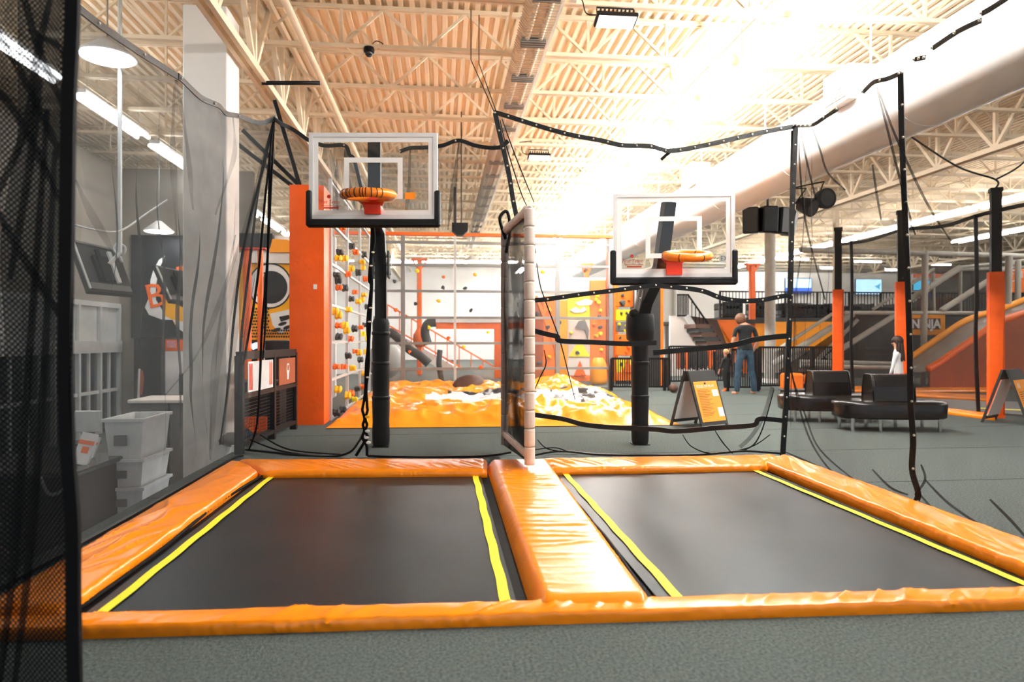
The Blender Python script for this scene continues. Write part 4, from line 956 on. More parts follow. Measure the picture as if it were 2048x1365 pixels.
# service counter and desk
a = W(262, 800, 9.6); b = W(380, 800, 9.6)
t = thing('service_counter', 'grey service counter with a pale top between the totes and the boxed column', 'counter', (a.x, a.y, ZLOB))
MB().box((a.x, a.y, ZLOB), (b.x, a.y + .7, a.z - .05)).build('body', 'mid_grey', t)
MB().bbox((a.x - .03, a.y - .05, a.z - .05), (b.x, a.y + .75, a.z), .01).build('worktop', 'column_white', t)
MB().box((a.x + .5, a.y - .012, ZLOB), (a.x + .52, a.y, a.z - .05)).build('panel_joint', 'dark_grey', t)
q = W(175, 925, 6.6)
t = thing('front_desk', 'black front desk at the left behind the net, holding leaflets', 'desk', (q.x, q.y, ZLOB))
MB().box((q.x - 1.2, q.y - .5, ZLOB), (q.x + .12, q.y + .5, q.z - .05)).build('body', 'black_metal', t)
MB().bbox((q.x - 1.25, q.y - .55, q.z - .05), (q.x + .17, q.y + .55, q.z), .012).build('desktop', 'leather_black', t)
MB().tube(smoothline([(q.x - .1, q.y - .6, ZLOB + .9), (q.x - .0, q.y - .65, ZLOB + .75), (q.x + .1, q.y - .62, ZLOB + .78), (q.x + .2, q.y - .6, ZLOB + .95)]), .015, 6).build('cable', 'pale_metal', t)
for k, (u, v, D, h, l) in enumerate([(160, 905, 6.5, .30, 'tall white leaflet stand with orange print on the black desk'), (172, 868, 6.85, .22, 'shorter white leaflet holder behind the tall stand on the desk')]):
    r = W(u, v, D); t2 = thing('leaflet_stand', l, 'leaflets', (r.x, r.y, q.z))
    M = Matrix.Translation(Vector((r.x, r.y, q.z))) @ Matrix.Rotation(.2, 4, 'Y') @ Matrix.Rotation(-.3, 4, 'X')
    MB().box((-.07, -.02, 0), (.07, .02, h), M).build('card', 'paper_white', t2)
    MB().box((-.07, -.024, h * .62), (.07, -.02, h * .75), M).box((-.02, -.024, h * .35), (.04, -.02, h * .55), M).build('orange_print', 'hold_orange', t2)
    MB().box((-.08, -.05, -.005), (.08, .08, .012), M).build('foot', 'white_plastic', t2)
r = W(185, 845, 8.2)
t = thing('monitor', 'pale monitor back standing behind the front desk', 'monitor', (r.x, r.y, r.z - .25))
MB().bbox((r.x - .2, r.y - .03, r.z - .12), (r.x + .1, r.y + .03, r.z + .14), .01).build('panel', 'pale_metal', t)
MB().box((r.x - .08, r.y, r.z - .25), (r.x - .03, r.y + .03, r.z - .1)).box((r.x - .16, r.y - .08, r.z - .27), (r.x + .05, r.y + .1, r.z - .25)).build('stand', 'black_metal', t)
# hung televisions, seen from behind, tipped towards the lobby
def hung_tv(cs, label, pole):
    P_ = [W(*q) for q in cs]; c = sum(P_, Vector()) / 4; nrm = (P_[1] - P_[0]).cross(P_[3] - P_[0]).normalized()
    if nrm.dot(Vector((0, 0, CH)) - c) < 0: nrm = -nrm
    t = thing('hung_television', label, 'television', c)
    MB().prism(P_, nrm * -.06).build('cabinet', 'dark_grey', t)
    def at(a, b, o): return P_[0].lerp(P_[1], a).lerp(P_[3].lerp(P_[2], a), b) + nrm * o
    for (a0, b0, a1, b1, m_) in ((.02, .02, .98, .06, 'mid_grey'), (.02, .06, .06, .96, 'pale_metal'), (.06, .84, .96, .96, 'mid_grey')):
        MB().prism([at(a0, b0, .002), at(a1, b0, .002), at(a1, b1, .002), at(a0, b1, .002)], nrm * .015).build('bezel', m_, t)
    MB().prism([at(.3, .3, 0), at(.72, .3, 0), at(.72, .78, 0), at(.3, .78, 0)], nrm * .05).build('mount_plate', 'black_metal', t)
    for a in (.36, .62): MB().prism([at(a, .2, .05), at(a + .08, .2, .05), at(a + .08, .85, .05), at(a, .85, .05)], nrm * .03).build('mount_arm', 'pale_metal' if a > .5 else 'black_metal', t)
    MB().prism([at(.02, .02, -.065), at(.98, .02, -.065), at(.98, .98, -.065), at(.02, .98, -.065)], nrm * -.004).build('screen', 'screen_dark', t)
    e = W(*pole); MB().tube([at(.6, .45, .05), e, Vector((e.x, e.y, ZD))], .028, 8).build('drop_pole', 'pale_metal', t)
hung_tv([(140, 478, 8.7), (236, 500, 9.3), (268, 590, 9.0), (178, 582, 8.4)], 'large dark television hung from the ceiling over the glass doors', (240, 505, 9.0))
hung_tv([(308, 530, 12.0), (384, 546, 12.7), (412, 612, 12.3), (340, 602, 11.6)], 'dark television hung in front of the black rocket mural', (375, 545, 12.3))
one(MB().tube(smoothline([W(240, 480, 9.15), W(228, 500, 9.1), W(245, 510, 9.1), W(250, 495, 9.1), W(234, 490, 9.1), W(244, 525, 9.1)]), .02, 6), 'cable_knot', 'pale_metal', 'knot of pale cable at the foot of the ceiling pole', 'cable', W(240, 490, 9.1), smooth=True)
one(MB().tube(smoothline([W(150, 450, 8.5), W(190, 460, 8.5), W(240, 462, 8.8), W(290, 430, 9.2), W(335, 400, 9.4)]), .012, 6), 'slack_cable', 'pale_metal', 'pale slack cable looping over the televisions', 'cable', W(240, 462, 8.8), smooth=True)
# murals on the lobby wall
t = thing('rocket_mural', 'black wall mural with white and orange streaks and a letter B', 'mural', PY(320, 675, Yw))
pyrect(MB(), 262, 470, 372, 676, Yw - .06, .05).build('panel', 'mural_black', t)
def flat(t, pts, Y, mat, name, th=.006): return MB().prism([PY(u, v, Y) for u, v in pts], (0, th, 0)).build(name, mat, t)
flat(t, [(307, 540), (318, 520), (330, 512), (320, 535), (312, 570), (312, 600), (330, 630), (365, 632), (355, 640), (325, 640), (298, 630), (290, 615), (300, 590), (301, 560)], Yw - .075, 'panel_white', 'white_streak')
flat(t, [(322, 595), (372, 618), (372, 660), (350, 650), (345, 640), (330, 632)], Yw - .077, 'mural_yellow', 'yellow_streak')
flat(t, [(345, 640), (372, 645), (372, 668), (360, 660)], Yw - .079, 'panel_white', 'white_streak')
flat(t, [(352, 535), (372, 530), (372, 545), (355, 545)], Yw - .077, 'hold_orange', 'orange_streak')
text('B', .82, face_M(PY(316, 614, Yw - .085), (.97, 0, .22), (-.22, 0, .97)), 'hold_orange', t)
t = thing('menu_board', 'orange and white menu board under the rocket mural', 'sign', PY(345, 790, Yw))
pyrect(MB(), 322, 680, 372, 702, Yw - .05, .04).build('orange_header', 'hold_orange', t)
pyrect(MB(), 322, 703, 372, 790, Yw - .05, .04).build('white_board', 'panel_white', t)
pyrect(MB(), 334, 682, 352, 696, Yw - .06, .01).build('header_picture', 'cloth_pink', t)
pyrect(MB(), 358, 748, 372, 800, Yw - .5, .3).build('side_cabinet', 'dark_grey', t)
one(pyrect(MB(), 268, 678, 322, 800, Yw - .3, .25), 'dark_cabinet', 'mural_black', 'dark tall cabinet below the rocket mural', 'cabinet', PY(295, 800, Yw - .3))
p = PY(278, 790, 13)
t = thing('flag_banner', 'narrow orange brown flag on a stand beside the glass doors', 'flag', p)
MB().prism([PY(275, 790, 13), PY(284, 790, 13), PY(287, 760, 13), PY(285, 742, 13), PY(280, 740, 13)], (0, .02, 0)).build('cloth', 'panel_rust', t)
MB().tube([PY(276, 830, 13), PY(279, 738, 13)], .02, 6).build('pole', 'pale_metal', t)
# yellow mural with halftone dots and rounded pale shapes (plain stand-in)
t = thing('halftone_mural', 'yellow and orange mural with halftone dots between the net folds and orange column', 'mural', PY(530, 690, Yw))
pyrect(MB(), 462, 528, 590, 680, Yw - .06, .05).build('panel', 'mural_yellow', t)
pyrect(MB(), 462, 638, 590, 680, Yw - .065, .006).build('orange_band', 'panel_amber', t)
def ellipse(u, v, a, b, rot=0, n=28): return [(u + a * math.cos(q) * math.cos(rot) - b * math.sin(q) * math.sin(rot), v + a * math.cos(q) * math.sin(rot) + b * math.sin(q) * math.cos(rot)) for q in [2 * math.pi * i / n for i in range(n)]]
flat(t, ellipse(540, 572, 44, 46), Yw - .068, 'print_black', 'outer_ring'); flat(t, ellipse(540, 572, 41, 43), Yw - .074, 'panel_white', 'pale_ring'); flat(t, ellipse(542, 575, 33, 33, .4), Yw - .080, 'dark_grey', 'dark_disc')
flat(t, [(503, 590), (500, 570), (512, 552), (528, 548), (524, 575), (512, 592)], Yw - .086, 'panel_white', 'pale_glint')
flat(t, [(540, 628), (585, 618), (588, 655), (560, 668), (545, 650)], Yw - .070, 'panel_white', 'pale_patch')
flat(t, [(558, 634), (578, 630), (580, 638), (562, 644)], Yw - .078, 'print_black', 'dark_outline')
for (u, v) in ((553, 660), (575, 655), (565, 648)): flat(t, ellipse(u, v, 9, 3.5, -.3, 14), Yw - .078, 'print_black', 'dark_outline')
dots = MB()
for j in range(10):
    for i in range(22):
        u = 484 + i * 4.8 + (j % 2) * 2.4; v = 618 + j * 6.2
        if u > 583 or (u > 538 and v < 660) or (v < 640 and u < 497): continue
        dots.prism([PY(a, b, Yw - .075) for a, b in ellipse(u, v, 2.0, 2.4, 0, 8)], (0, .006, 0))
dots.build('halftone_dots', 'print_black', t, kind='stuff')
t = thing('shade_canopy', 'black and amber canopy panel above the halftone mural', 'canopy', PY(530, 500, Yw - .2))
pyrect(MB(), 460, 466, 545, 495, Yw - .2, .2).build('dark_panel', 'mural_black', t)
MB().prism([PY(u, v, Yw - .22) for u, v in ((538, 505), (590, 505), (590, 488), (575, 480), (545, 478))], (0, .22, 0)).build('amber_panel', 'panel_amber', t)
pyrect(MB(), 460, 505, 590, 527, Yw - .15, .15).build('pale_beam', 'column_white', t)
for k, (u, l, v1) in enumerate([(495, 'wider red orange post in front of the halftone mural', 700), (521, 'thin red orange post in front of the halftone mural', 640)]):
    p = PY(u, v1, 14.6); w = .07 if k == 0 else .05
    t = thing('steel_post', l, 'post', (p.x, p.y, ZLOB))
    MB().bbox((p.x - w, p.y - w, ZLOB), (p.x + w, p.y + w, PY(u, 500, 14.6).z), .01).build('shaft', 'steel_orange', t)
    MB().box((p.x - .13, p.y - .13, PY(u, 500, 14.6).z), (p.x + .13, p.y + .13, PY(u, 497, 14.6).z)).build('cap_plate', 'rim_red', t)
t = thing('lit_screen', 'small dark screen with blue white glow behind the guard rail', 'screen', PY(507, 695, 14.9))
pyrect(MB(), 494, 680, 526, 874, 14.9, .05).build('cabinet', 'mural_black', t); flat(t, [(497, 692), (512, 685), (524, 686), (518, 696), (506, 700)], 14.88, 'screen_blue', 'glow')
one(pyrect(MB(), 530, 682, 585, 874, 14.95, .3), 'dark_cabinet', 'mural_black', 'dark box left of the orange column, just above the guard rail', 'cabinet', PY(550, 704, 14.95))
# ================================================================== MIDDLE: AIRBAG AND CLEAR CLIMBING WALLS
AX0, AX1, AY0, AY1 = -1.62, 3.45, 9.72, 16.3
ab = MB(); NU, NV = 150, 130
def abz(x, y):
    e = min(1, (y - AY0) / .55, (x - AX0) / .35, (AX1 - x) / .9 + .0); e = max(0, e); e = math.sin(e * math.pi / 2)
    n = noise.noise(Vector((x * .9, y * .7, 2))) * .10 + noise.noise(Vector((x * 2.6, y * 2.2, 5))) * .06 + noise.noise(Vector((x * 6, y * 5, 9))) * .02
    cr = max(0, 1 - abs(noise.noise(Vector((x * 3.2 + y, y * 2.4, 8)))) * 3) * .045 + max(0, 1 - abs(noise.noise(Vector((x * 2 - y * 2, y * 1.5 + x, 18)))) * 4) * .05 * max(.25, min(1, x))
    rise = .10 * max(0, min(1, (x - 1.0) / 1.2)) * max(0, min(1, (y - 10.5) / 2.5)) * (1.2 + math.sin(x * 2.3))
    return max(0.01, e * (.20 + n + cr + rise))
def af(u, v):
    x = AX0 + (AX1 - AX0) * u; y = AY0 + (AY1 - AY0) * v; yy = y - .12 * u
    return (x, yy, abz(x, y))
ab.grid(af, NU, NV)
o = one(ab, 'airbag', 'vinyl_airbag', 'huge rumpled orange airbag with white and black print on the floor beyond the hoops', 'airbag', ((AX0 + AX1) / 2, 13, 0), smooth=True)
o.data.materials.append(MAT['airbag_white']); o.data.materials.append(MAT['airbag_black'])
for p in o.data.polygons:
    c = p.center + Vector(o.location); x, y = c.x, c.y
    def inell(cx, cy, a, b): return ((x - cx) / a) ** 2 + ((y - cy) / b) ** 2 < 1
    if inell(.45, 12.3, .75, .75): p.material_index = 1
    elif .1 < x < 2.6 and 12.4 < y < 13.4: p.material_index = 2
    elif inell(2.1, 11.6, .9, .7): p.material_index = 1 + (noise.noise(Vector((x * 5, y * 2, 1))) > .05)
# dark rolled mound on the airbag
p = PY(940, 778, 15.4)
mb = MB().ball((p.x, p.y, p.z), .42, 18, 10, (1, .7, .75)); mb.v = [q + Vector((0, 0, .06 * noise.noise(q * 4))) for q in mb.v]
one(mb, 'foam_boulder', 'panel_brown', 'dark brown rounded foam boulder standing at the back of the airbag', 'boulder', p, smooth=True)
# hold shapes
def hold_mesh(seed, col):
    random.seed(seed); mb = MB(); n = 7
    rings = [(.085, 0), (.10, .03), (.072, .09), (.09, .14), (.06, .17)]
    mb.lathe(rings, (0, 0, 0), n)
    mb.v = [Vector((v.x * (1 + .35 * math.sin(seed + v.y * 20)), v.y * (1 + .25 * math.cos(seed * 2 + v.x * 20)), v.z)) for v in mb.v]
    me = mb.mesh('climbing_hold'); me.materials.append(MAT[col]); return me
HM = {c: [hold_mesh(k * 3 + i, c) for i in range(3)] for k, c in enumerate(('hold_yellow', 'hold_orange', 'hold_black', 'hold_lemon'))}
CODE = {'y': 'hold_yellow', 'o': 'hold_orange', 'k': 'hold_black', 'l': 'hold_lemon'}
def put_hold(parent, p, nrm, code, s=1.0, k=0):
    q = Vector(nrm).to_track_quat('Z', 'Y').to_matrix().to_4x4()
    inst('climbing_hold', HM[CODE[code]][k % 3], parent, Matrix.Translation(p) @ q @ Matrix.Rotation(k * 1.3, 4, 'Z') @ Matrix.Scale(s * .62, 4))
# side clear wall x = XC from y 10.6 to 16.4
XC = -1.72; YF = 16.4; ZT = 3.72
ca = thing('clear_climbing_wall', 'clear panel climbing wall seen edge on, dotted with yellow orange and black holds', 'climbing wall', (XC, 13.4, 0))
fr = MB()
for yy in (10.75, 12.6, 14.5, YF): fr.box((XC - .025, yy - .025, 0), (XC + .025, yy + .025, ZT)).build('upright', 'pale_metal', ca); fr = MB()
zl = [.02, .62, 1.2, 1.78, 2.42, 3.05, ZT - .04]
for z in zl: MB().box((XC - .02, 10.75, z - .018), (XC + .02, YF, z + .018)).build('rail', 'pale_metal', ca)
for a, b in ((10.79, 12.56), (12.64, 14.46), (14.54, YF - .04)):
    for z0, z1 in zip(zl[:-1], zl[1:]): MB().box((XC - .006, a, z0 + .03), (XC + .006, b, z1 - .03)).build('clear_panel', 'clear_acrylic', ca)
HL = [(680, 454, 'o'), (699, 493, 'k'), (674, 505, 'k'), (707, 505, 'o'), (724, 510, 'k'), (662, 517, 'y'), (684, 517, 'y'), (720, 524, 'y'), (697, 538, 'y'), (721, 537, 'y'), (691, 548, 'o'), (712, 546, 'k'), (727, 558, 'o'), (671, 561, 'k'), (672, 575, 'o'), (684, 577, 'k'), (705, 585, 'o'), (724, 590, 'y'), (697, 598, 'k'), (712, 604, 'y'), (719, 600, 'y'), (664, 622, 'y'), (692, 620, 'y'), (663, 630, 'y'), (730, 614, 'k'), (684, 651, 'y'), (671, 652, 'o'), (688, 661, 'y'), (704, 658, 'k'), (717, 655, 'o'), (726, 651, 'k'), (721, 668, 'l'), (672, 674, 'k'), (696, 677, 'o'), (731, 677, 'l'), (706, 703, 'o'), (713, 705, 'y'), (728, 704, 'y'), (691, 712, 'k'), (716, 720, 'k'), (659, 734, 'o'), (683, 734, 'o'), (700, 736, 'y'), (724, 748, 'y'), (670, 779, 'y'), (711, 777, 'k'), (720, 774, 'o'), (690, 791, 'y'), (697, 787, 'o'), (704, 798, 'l'), (659, 826, 'k'), (680, 819, 'k'), (737, 538, 'y'), (668, 550, 'k')]
for k, (u, v, c) in enumerate(HL):
    p = PX(u, v, XC + .01)
    if p.y < 10.8: p = PX(u + 8, v, XC + .01)
    put_hold(ca, p, (1, -.15, 0), c, 1.0, k)
# front clear wall at y = YF
cb = thing('clear_climbing_wall', 'clear panel climbing wall in a grey steel grid with orange top beam, facing the viewer', 'climbing wall', (1.0, YF, 0))
us = [747, 806, 910, 1012, 1115, 1221]
for u in us[1:]:
    a = PY(u, 700, YF); hw = .05 if u != 910 else .03; MB().box((a.x - hw, YF - .05, 0), (a.x + hw, YF + .05, ZT)).build('upright', 'grey_metal' if u != 910 else 'pale_metal', cb)
q = PY(910, 375, YF); MB().box((q.x - .035, YF - .035, ZT), (q.x + .035, YF + .035, q.z)).build('mast', 'dark_grey', cb)
xa = PY(747, 700, YF).x; xb = PY(1221, 700, YF).x
zr = [PY(900, v, YF).z for v in (486, 531, 583, 636, 687, 738)] + [.05]
for z in zr: MB().box((xa, YF - .035, z - .03), (xb, YF + .035, z + .03)).build('rail', 'grey_metal', cb)
MB().box((xa - .9, YF - .08, ZT), (xb + .1, YF + .08, ZT + .07)).build('top_beam', 'steel_orange', cb)
xsn = [PY(u, 700, YF).x for u in us]
for a, b in zip(xsn[:-1], xsn[1:]):
    for z1, z0 in zip(zr[:-1], zr[1:]): MB().box((a + .05, YF - .006, z0 + .03), (b - .05, YF + .006, z1 - .03)).build('clear_panel', 'clear_acrylic', cb)
HF = [(834, 542, 'l'), (887, 554, 'o'), (950, 550, 'y'), (789, 563, 'k'), (886, 576, 'k'), (930, 577, 'k'), (832, 608, 'k'), (877, 602, 'y'), (942, 621, 'k'), (792, 620, 'o'), (858, 655, 'l'), (976, 665, 'l'), (897, 677, 'o'), (928, 694, 'l'), (819, 704, 'o'), (792, 770, 'o'), (834, 775, 'l'), (893, 776, 'o'), (962, 735, 'o'), (1085, 545, 'y'), (1171, 541, 'k'), (1194, 592, 'l')]
for k, (u, v, c) in enumerate(HF): put_hold(cb, PY(u, v, YF - .01), (0, -1, 0), c, .75, k)
# structures behind the clear wall, on the far side
def orange_post(u, v0, v1, Y, w, label, tee=0.0, ball=None):
    a = PY(u, v1, Y); b = PY(u, v0, Y)
    t = thing('orange_post', label, 'post', (a.x, Y, 0))
    MB().bbox((a.x - w / 2, Y - w / 2, 0), (a.x + w / 2, Y + w / 2, b.z), .02).build('shaft', 'steel_orange', t)
    if tee:
        MB().box((a.x - tee, Y - .12, b.z), (a.x + tee, Y + .12, b.z + .08)).build('top_plate', 'steel_orange', t)
        for s in (-1, 1): MB().bar((a.x + s * w * .4, Y, b.z - .25), (a.x + s * tee * .8, Y, b.z), .06).build('gusset', 'steel_orange', t)
    if ball:
        c = PY(u, ball, Y); MB().lathe([(w * .7, -.3), (w * 1.3, -.15), (w * 1.3, .12), (w * .6, .35)], c, 14).build('padded_collar', 'steel_orange', t, smooth=True)
    return t
orange_post(839, 522, 770, 24, .17, 'orange steel post with a flat top plate seen through the clear climbing wall', .28, 678)
orange_post(1504, 532, 790, 22.5, .18, 'orange steel post with a crossed head behind the man in jeans', .24)
q = bpy.data.objects['orange_post.001']; MB().bar(PY(1476, 644, 22.35), PY(1546, 643, 22.35), .12, .14).build('padded_bar', 'dark_grey', q)
orange_post(1173, 532, 700, 23, .15, 'orange steel post with a crossed head above the orange climbing panels', .22)
bx = MB(); a = PY(872, 652, 22); b = PY(1060, 652, 22)
t = thing('orange_gantry', 'low orange beam on orange legs behind the clear climbing wall', 'gantry', (a.x, 22, 0))
MB().box((a.x, 21.85, a.z - .1), (b.x, 22.15, a.z + .1)).build('beam', 'steel_orange', t); MB().box((a.x, 21.8, a.z + .1), (b.x, 22.2, a.z + .28)).build('white_top', 'panel_white', t)
for u in (996, 1055):
    c = PY(u, 652, 22); MB().box((c.x - .12, 21.88, 0), (c.x + .12, 22.12, a.z - .1)).build('leg', 'steel_orange', t)
# orange stair with railings in the distance
t = thing('orange_stair', 'distant stair with thin orange railings behind the clear climbing wall', 'stairs', PY(960, 760, 28))
for dv in (0, 40):
    MB().bar(PY(775, 610 + dv, 28), PY(990, 735 + dv, 28), .06, .06).build('handrail', 'steel_orange', t)
for i in range(10):
    f = i / 9; u = 775 + 215 * f; v = 610 + 125 * f; MB().bar(PY(u, v, 28), PY(u, v + 48, 28), .04).build('baluster', 'steel_orange', t)
MB().prism([PY(775, 655, 28.3), PY(990, 780, 28.3), PY(990, 800, 28.3), PY(775, 680, 28.3)], (0, 1.2, 0)).build('stringer', 'panel_white', t)
for k, (u, v, r, l) in enumerate([(770, 722, .5, 'glowing pale blue inflatable behind the padded pole')]):
    c = PY(u, v, 21); one(MB().ball(c, r, 16, 10, (1.1, .8, 1.12)), 'inflatable', 'grey_pane', l, 'inflatable', c, smooth=True)
for k, (pts, l) in enumerate([([(768, 764), (769, 690), (778, 665), (800, 680), (820, 700), (840, 712), (858, 728)], 'dark curved swing arm left of the orange post'), ([(856, 690), (850, 665), (856, 648), (872, 645)], 'dark curved hook beside the yellow hold'), ([(880, 700), (878, 730), (884, 765)], 'dark upright stand behind the clear climbing wall')]):
    P_ = [PY(u, v, 20) for u, v in pts]; one(MB().tube(smoothline(P_), .13 if k < 2 else .08, 8), 'obstacle_arm', 'dark_grey', l, 'obstacle', P_[0], smooth=True)
# ---------------------------------------------------------------- right hand climbing walls
YC = 20.0
cw = thing('climbing_wall', 'bright orange climbing wall with white and yellow panels behind the right net', 'climbing wall', PY(1150, 770, YC))
def pn(t, u0, v0, u1, v1, mat, Y=YC, th=.12, name='panel'): return pyrect(MB(), u0, v0, u1, v1, Y, th, .02).build(name, mat, t)
pn(cw, 1062, 596, 1086, 770, 'panel_rust'); pn(cw, 1086, 592, 1110, 770, 'panel_orange'); pn(cw, 1110, 600, 1135, 770, 'panel_amber')
pn(cw, 1135, 590, 1180, 640, 'panel_yellow'); pn(cw, 1135, 640, 1180, 690, 'foam_beige'); pn(cw, 1135, 690, 1180, 715, 'foam_beige'); pn(cw, 1135, 715, 1180, 752, 'panel_white'); pn(cw, 1180, 560, 1216, 770, 'panel_orange'); pn(cw, 1135, 752, 1180, 770, 'panel_orange')
pn(cw, 1080, 555, 1216, 590, 'panel_white', YC + .3)
flat(cw, [(1138, 714), (1180, 714), (1166, 690), (1152, 690)], YC - .05, 'panel_yellow', 'yellow_triangle', .04)
flat(cw, [(1148, 752), (1172, 752), (1160, 722)], YC - .06, 'hold_orange', 'orange_peak', .05)
flat(cw, [(1150, 606), (1172, 598), (1186, 602), (1182, 610), (1158, 612)], YC - .05, 'panel_white', 'white_volume', .05)
flat(cw, [(1140, 620), (1152, 614), (1160, 620), (1168, 614), (1174, 620), (1166, 625), (1148, 626)], YC - .05, 'panel_white', 'white_volume', .05)
flat(cw, [(1150, 656), (1158, 642), (1170, 640), (1178, 660), (1176, 680), (1170, 660)], YC - .06, 'mid_grey', 'grey_volume', .06)
flat(cw, [(1070, 592), (1075, 592), (1120, 700), (1112, 705)], YC - .05, 'panel_orange', 'orange_volume', .04)
for k, (u, v, c) in enumerate([(1196, 605, 'l'), (1192, 600, 'y'), (1200, 622, 'l'), (1198, 634, 'k'), (1188, 650, 'o'), (1200, 655, 'k'), (1200, 668, 'l'), (1192, 672, 'y'), (1202, 700, 'l'), (1206, 728, 'k'), (1165, 748, 'o'), (1142, 666, 'l'), (1098, 620, 'y'), (1095, 655, 'k'), (1098, 714, 'y'), (1120, 690, 'y'), (1075, 628, 'k'), (1078, 726, 'k'), (1118, 645, 'k'), (1154, 706, 'k'), (1141, 772, 'l')]):
    put_hold(cw, PY(u, v, YC - .01), (0, -1, 0), c, 1.0, k)
MB().box((PY(1210, 0, YC).x, YC - .3, 0), (PY(1216, 0, YC).x, YC - .1, 4.3)).build('edge_post', 'panel_rust', cw)
MB().box((PY(1223, 0, YC).x, YC - .3, 0), (PY(1231, 0, YC).x, YC - .1, 3.2)).build('edge_post', 'panel_orange', cw)
# brown-beige cylinder volume
p = PY(1197, 770, 18.5); one(MB().lathe([(.22, 0), (.24, .1), (.22, .55), (.12, .72)], (p.x, p.y, .02), 16), 'foam_bollard', 'panel_amber', 'rounded amber foam bollard at the foot of the orange climbing wall', 'bollard', (p.x, p.y, 0.02), smooth=True)
YT = 18.6
tt = thing('climbing_tower', 'narrow climbing tower of yellow and orange panels left of the right pole', 'climbing tower', PY(1250, 780, YT))
for (v0, v1, m) in ((580, 614, 'panel_orange'), (620, 642, 'panel_yellow'), (643, 664, 'mid_grey'), (669, 688, 'panel_orange'), (690, 712, 'panel_orange'), (717, 745, 'panel_yellow'), (745, 762, 'panel_orange'), (762, 780, 'dark_grey')):
    pn(tt, 1233, v0, 1270, v1, m, YT)
for k, (u, v, c, s) in enumerate([(1244, 607, 'k', 1.4), (1245, 591, 'k', .7), (1258, 600, 'o', .9), (1242, 627, 'k', .6), (1253, 627, 'k', .6), (1238, 649, 'l', .9), (1253, 652, 'l', .9), (1249, 662, 'l', .7), (1240, 676, 'k', .6), (1258, 676, 'k', .6), (1256, 694, 'o', 1.0), (1252, 705, 'o', .8), (1242, 729, 'k', .8), (1262, 640, 'y', .6)]): put_hold(tt, PY(u, v, YT - .01), (0, -1, 0), c, s, k)
flat(tt, [(1245, 745), (1266, 745), (1256, 716)], YT - .06, 'hold_orange', 'orange_peak', .05)
MB().box((PY(1266, 0, YT).x, YT, 0), (PY(1272, 0, YT).x, YT + .3, 2.9)).build('edge_post', 'dark_grey', tt)
# black lattice column behind right pole
YB = 17.4
t = thing('black_column', 'black square column with orange edge rising behind the right pole', 'column', PY(1305, 780, YB))
pyrect(MB(), 1290, 575, 1320, 782, YB, .35).build('shaft', 'dark_grey', t); pyrect(MB(), 1321, 575, 1327, 782, YB + .02, .3).build('orange_edge', 'panel_orange', t)
t = thing('black_column', 'short black column behind the arm of the right hoop', 'column', PY(1285, 640, YB + .6))
pyrect(MB(), 1272, 556, 1290, 660, YB + .6, .3).build('shaft', 'dark_grey', t); pyrect(MB(), 1270, 556, 1273, 660, YB + .55, .05).build('pale_edge', 'pale_metal', t)
# ================================================================== RIGHT SIDE
# mezzanine with stair
YM = 24.0
zdeck = PY(1600, 636, YM).z
t = thing('mezzanine', 'raised orange fronted mezzanine platform at the right rear', 'platform', PY(1600, 700, YM))
xa = PY(1440, 0, YM).x; xm = PY(2060, 0, YM).x
MB().box((xa, YM, zdeck - .14), (xm, YM + 9, zdeck)).build('deck_edge', 'dark_grey', t)
us = [1438, 1486, 1540, 1592, 1640, 1690]
for a, b in zip(us[:-1], us[1:]): pyrect(MB(), a + .5, 645, b - .5, 700, YM + .05, .06, .01).build('front_panel', 'panel_amber', t)
MB().box((xa, YM + .02, zdeck - .26), (PY(1690, 0, YM).x, YM + .13, zdeck - .14)).build('front_rail', 'panel_amber', t)
MB().prism([PY(1434, 640, YM - .02), PY(1470, 700, YM - .02), PY(1470, 760, YM - .02), PY(1500, 760, YM - .02), PY(1500, 640, YM - .02)], (0, .06, 0)).build('end_panel', 'panel_orange', t)
pyrect(MB(), 1500, 700, 1690, 790, YM + .4, .06).build('recessed_wall', 'column_white', t)  # pale wall set back below the platform front
rl = thing('mezzanine_railing', 'thin black railing along the edge of the mezzanine platform', 'railing', PY(1600, 636, YM))
zr = zdeck + .93
MB().box((xa, YM + .05, zr), (xm, YM + .1, zr + .05)).build('top_rail', 'black_metal', rl); MB().box((xa, YM + .05, zdeck + .08), (xm, YM + .09, zdeck + .12)).build('bottom_rail', 'black_metal', rl)
x = xa; k = 0
while x < xm:
    if k % 10 == 0: MB().box((x, YM + .04, zdeck), (x + .06, YM + .11, zr)).build('post', 'black_metal', rl)
    else: MB().box((x, YM + .06, zdeck + .1), (x + .022, YM + .085, zr)).build('baluster', 'black_metal', rl)
    x += .125; k += 1
# couches on the mezzanine
for k, (u0, u1, v0, l) in enumerate([(1446, 1486, 604, 'black armchair on the mezzanine left of the orange post'), (1512, 1550, 603, 'black armchair on the mezzanine behind the grey round column'), (1566, 1655, 606, 'long black sofa on the mezzanine right of the corner strap'), (1660, 1730, 612, 'black sofa on the mezzanine behind the farthest orange padded post'), (1742, 1800, 615, 'low black sofa on the mezzanine under the pale blue screen')]):
    a = PY(u0, v0, YM + 1.0); b = PY(u1, v0, YM + 1.0)
    t = thing('lounge_seat', l, 'sofa', ((a.x + b.x) / 2, YM + 1.3, zdeck))
    MB().bbox((a.x, YM + 1.0, zdeck), (b.x, YM + 1.9, zdeck + .42), .05).build('seat', 'leather_black', t)
    MB().bbox((a.x, YM + 1.0, zdeck + .42), (b.x, YM + 1.22, a.z), .05).build('backrest', 'leather_black', t)
    for xx in (a.x, b.x - .14): MB().bbox((xx, YM + 1.0, zdeck + .3), (xx + .14, YM + 1.9, zdeck + .6), .03).build('armrest', 'dark_grey', t)
